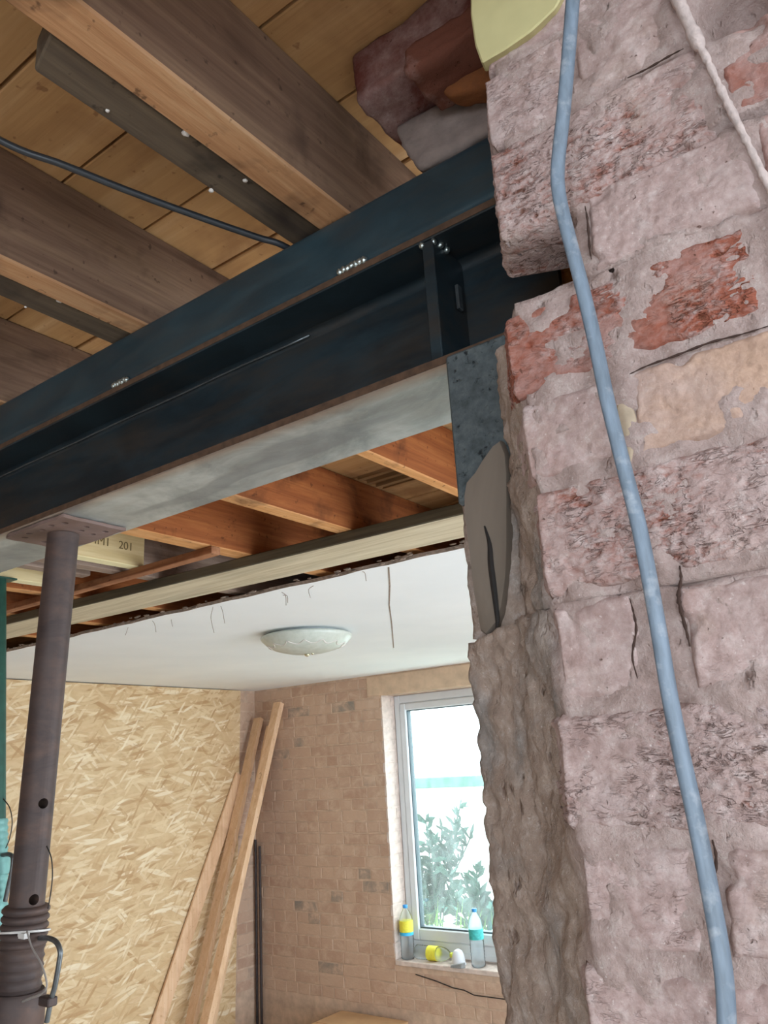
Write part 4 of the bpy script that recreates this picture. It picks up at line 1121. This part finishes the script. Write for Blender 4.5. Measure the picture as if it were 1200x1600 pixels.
# ------------------------------------------------------------------ things on the window sill
def bottle(loc, Mx, hgt, r, capm, labels, label):
    bt = thing('plastic_bottle', loc, label, 'bottle')
    c_ = Vector(loc); s = hgt/.33
    prof = [(.0, 0), (r*.85, .001), (r, .008)]
    zz = .02
    while zz < .14*s: prof += [(r*.97, zz), (r, zz+.008), (r*.97, zz+.016)]; zz += .019
    prof += [(r, .15*s), (r, .225*s), (r*.94, .25*s), (r*.7, .28*s), (r*.40, .302*s), (.0135, .308*s), (.0135, .314*s)]
    prof[0] = (.004, .004)
    one('bottle_body', 'pet', lambda b: b.lathe(prof, 24, c_, Mx), bt, smooth=True)
    one('bottle_cap', capm, lambda b: b.lathe([(.0155, .311*s), (.0162, .315*s), (.0162, hgt-.002), (.015, hgt)], 16, c_, Mx), bt, smooth=True, autos=40)
    for m_, a, b_ in labels:
        one('bottle_label', m_, lambda b: b.lathe([(r*.98, a*s), (r+.0012, a*s+.001), (r+.0012, b_*s-.001), (r*.98, b_*s)], 24, c_, Mx), bt, smooth=True, autos=40)
    return bt
I3 = Matrix.Identity(3)
SZ = WZ0+.001
bottle((-3.475, YB+.055, SZ), I3, .325, .045, 'bluecap', [('yellowlabel', .165, .235), ('bluelabel', .145, .165)], 'upright clear bottle with blue cap and yellow label in the sill corner')
bottle((-2.935, YB+.055, SZ), I3, .33, .045, 'bluecap', [('teallabel', .155, .215)], 'upright clear bottle with teal label near the brick pier side of the sill')
lay = Matrix.Rotation(math.pi/2, 3, 'Y') @ Matrix.Rotation(.3, 3, 'Z')
bottle((-3.415, YB+.070, SZ+.0445), lay, .285, .043, 'yellowcap', [('yellowlabel', .115, .20)], 'clear bottle lying on the sill with yellow cap and label')
cpn = thing('white_cup', (-3.075, YB+.04, SZ), 'white plastic cup turned over on the sill between two bottles', 'cup')
one('cup_body', 'whiteplastic', lambda b: b.lathe([(.043, 0), (.044, .004), (.043, .025), (.038, .055), (.028, .078), (.012, .088), (.001, .089)], 24, (-3.075, YB+.045, SZ)), cpn, smooth=True)
one('cup_rim', 'whiteplastic', lambda b: b.lathe([(.043, 0), (.048, .001), (.048, .006), (.043, .007)], 24, (-3.075, YB+.045, SZ)), cpn, smooth=True)
o = one('slate_chip', 'greychip', lambda b: b.hexa([Vector(p)+Vector((-3.04, YB-.022, SZ)) for p in ((-.05, -.018, .0), (.035, -.02, .0), (.05, .012, .0), (-.035, .012, .0), (-.045, -.016, .012), (.04, -.018, .03), (.052, .01, .034), (-.03, .012, .014))]), bevel=.003)
tag(o, 'grey slate chip on the sill edge in front of the white cup', 'stone')

# ------------------------------------------------------------------ garden outside the window
gr = struct(one('ground_outside', 'ground', lambda b: b.box(-14, 6, 5.1, 16, FZ-.35, FZ-.3)), 'garden ground outside the window')
gw = one('garden_wall', 'gardenwall', lambda b: b.box(-16, 5, 10.2, 10.4, FZ-.3, -.42)); struct(gw, 'pale garden wall beyond the window')
one('wall_coping', 'coping', lambda b: b.box(-16, 5, 10.12, 10.48, -.42, -.28), gw, bevel=.01)
one('wall_plinth', 'coping', lambda b: b.box(-16, 5, 10.12, 10.2, -2.02, -1.86), gw, bevel=.01)
def leafcard(b, p, d, L, w_):
    d = d.normalized(); sd = d.cross(Vector((.3, 1, .2))).normalized()*w_; n_ = sd.cross(d).normalized()*.004
    a, m_, e = p, p+d*L*.5, p+d*L
    b.add([a-sd*.3, a+sd*.3, m_+sd+n_, e, m_-sd+n_], [(0, 1, 2, 3, 4)])
def shrub(c_, hgt, rad, nst, seed, mat, name, label, L=.22, w_=.05, cat='shrub', lv=18):
    r = random.Random(seed); root = thing(name, c_, label, cat)
    b, sb_ = MB(), MB(); c_ = Vector(c_)
    for i in range(nst):
        a = r.uniform(0, 6.28); ln = hgt*r.uniform(.6, 1.); sp = rad*r.uniform(.1, .8)
        tip = c_+Vector((math.cos(a)*sp, math.sin(a)*sp, ln)); md = c_+Vector((math.cos(a)*sp*.3, math.sin(a)*sp*.3, ln*.55))
        pth = bez([c_, md, tip], 8); sb_.tube(pth, .008, 5)
        for k in range(lv):
            p = pth[int(len(pth)*r.uniform(.35, .99))]; dd = Vector((r.uniform(-1, 1), r.uniform(-1, 1), r.uniform(.0, 1.2)))
            leafcard(b, p, dd, L*r.uniform(.6, 1.1), w_)
    f = b.build('foliage', mat, root); f['kind'] = 'stuff'
    sb_.build('stem', mat, root)
sp_ = ony(700, 1380, 8.2)
shrub((sp_.x-.2, 8.2, FZ-.3), 1.75, .65, 12, 3, 'leaf', 'garden_shrub', 'tall dark leafy shrub seen through the dusty window pane', .19, .032, lv=40)
sp2 = ony(745, 1385, 8.0)
shrub((sp2.x, 8.0, FZ-.3), 1.15, .45, 8, 5, 'leaf', 'garden_shrub', 'lower shrub right of the tall one, behind the right bottle', .17, .03, lv=34)
def grass_(b):
    r = random.Random(6)
    for i in range(1500):
        x, y_ = r.uniform(-7.5, -3.0), r.uniform(6.0, 7.25); h_ = r.uniform(.45, .98)
        leafcard(b, Vector((x, y_, FZ-.3)), Vector((r.uniform(-.4, .4), r.uniform(-.4, .4), 1)), h_, .012)
gs = one('long_grass', 'grassm', grass_); tag(gs, 'bright long grass growing below the window outside', 'grass', None, 'stuff')
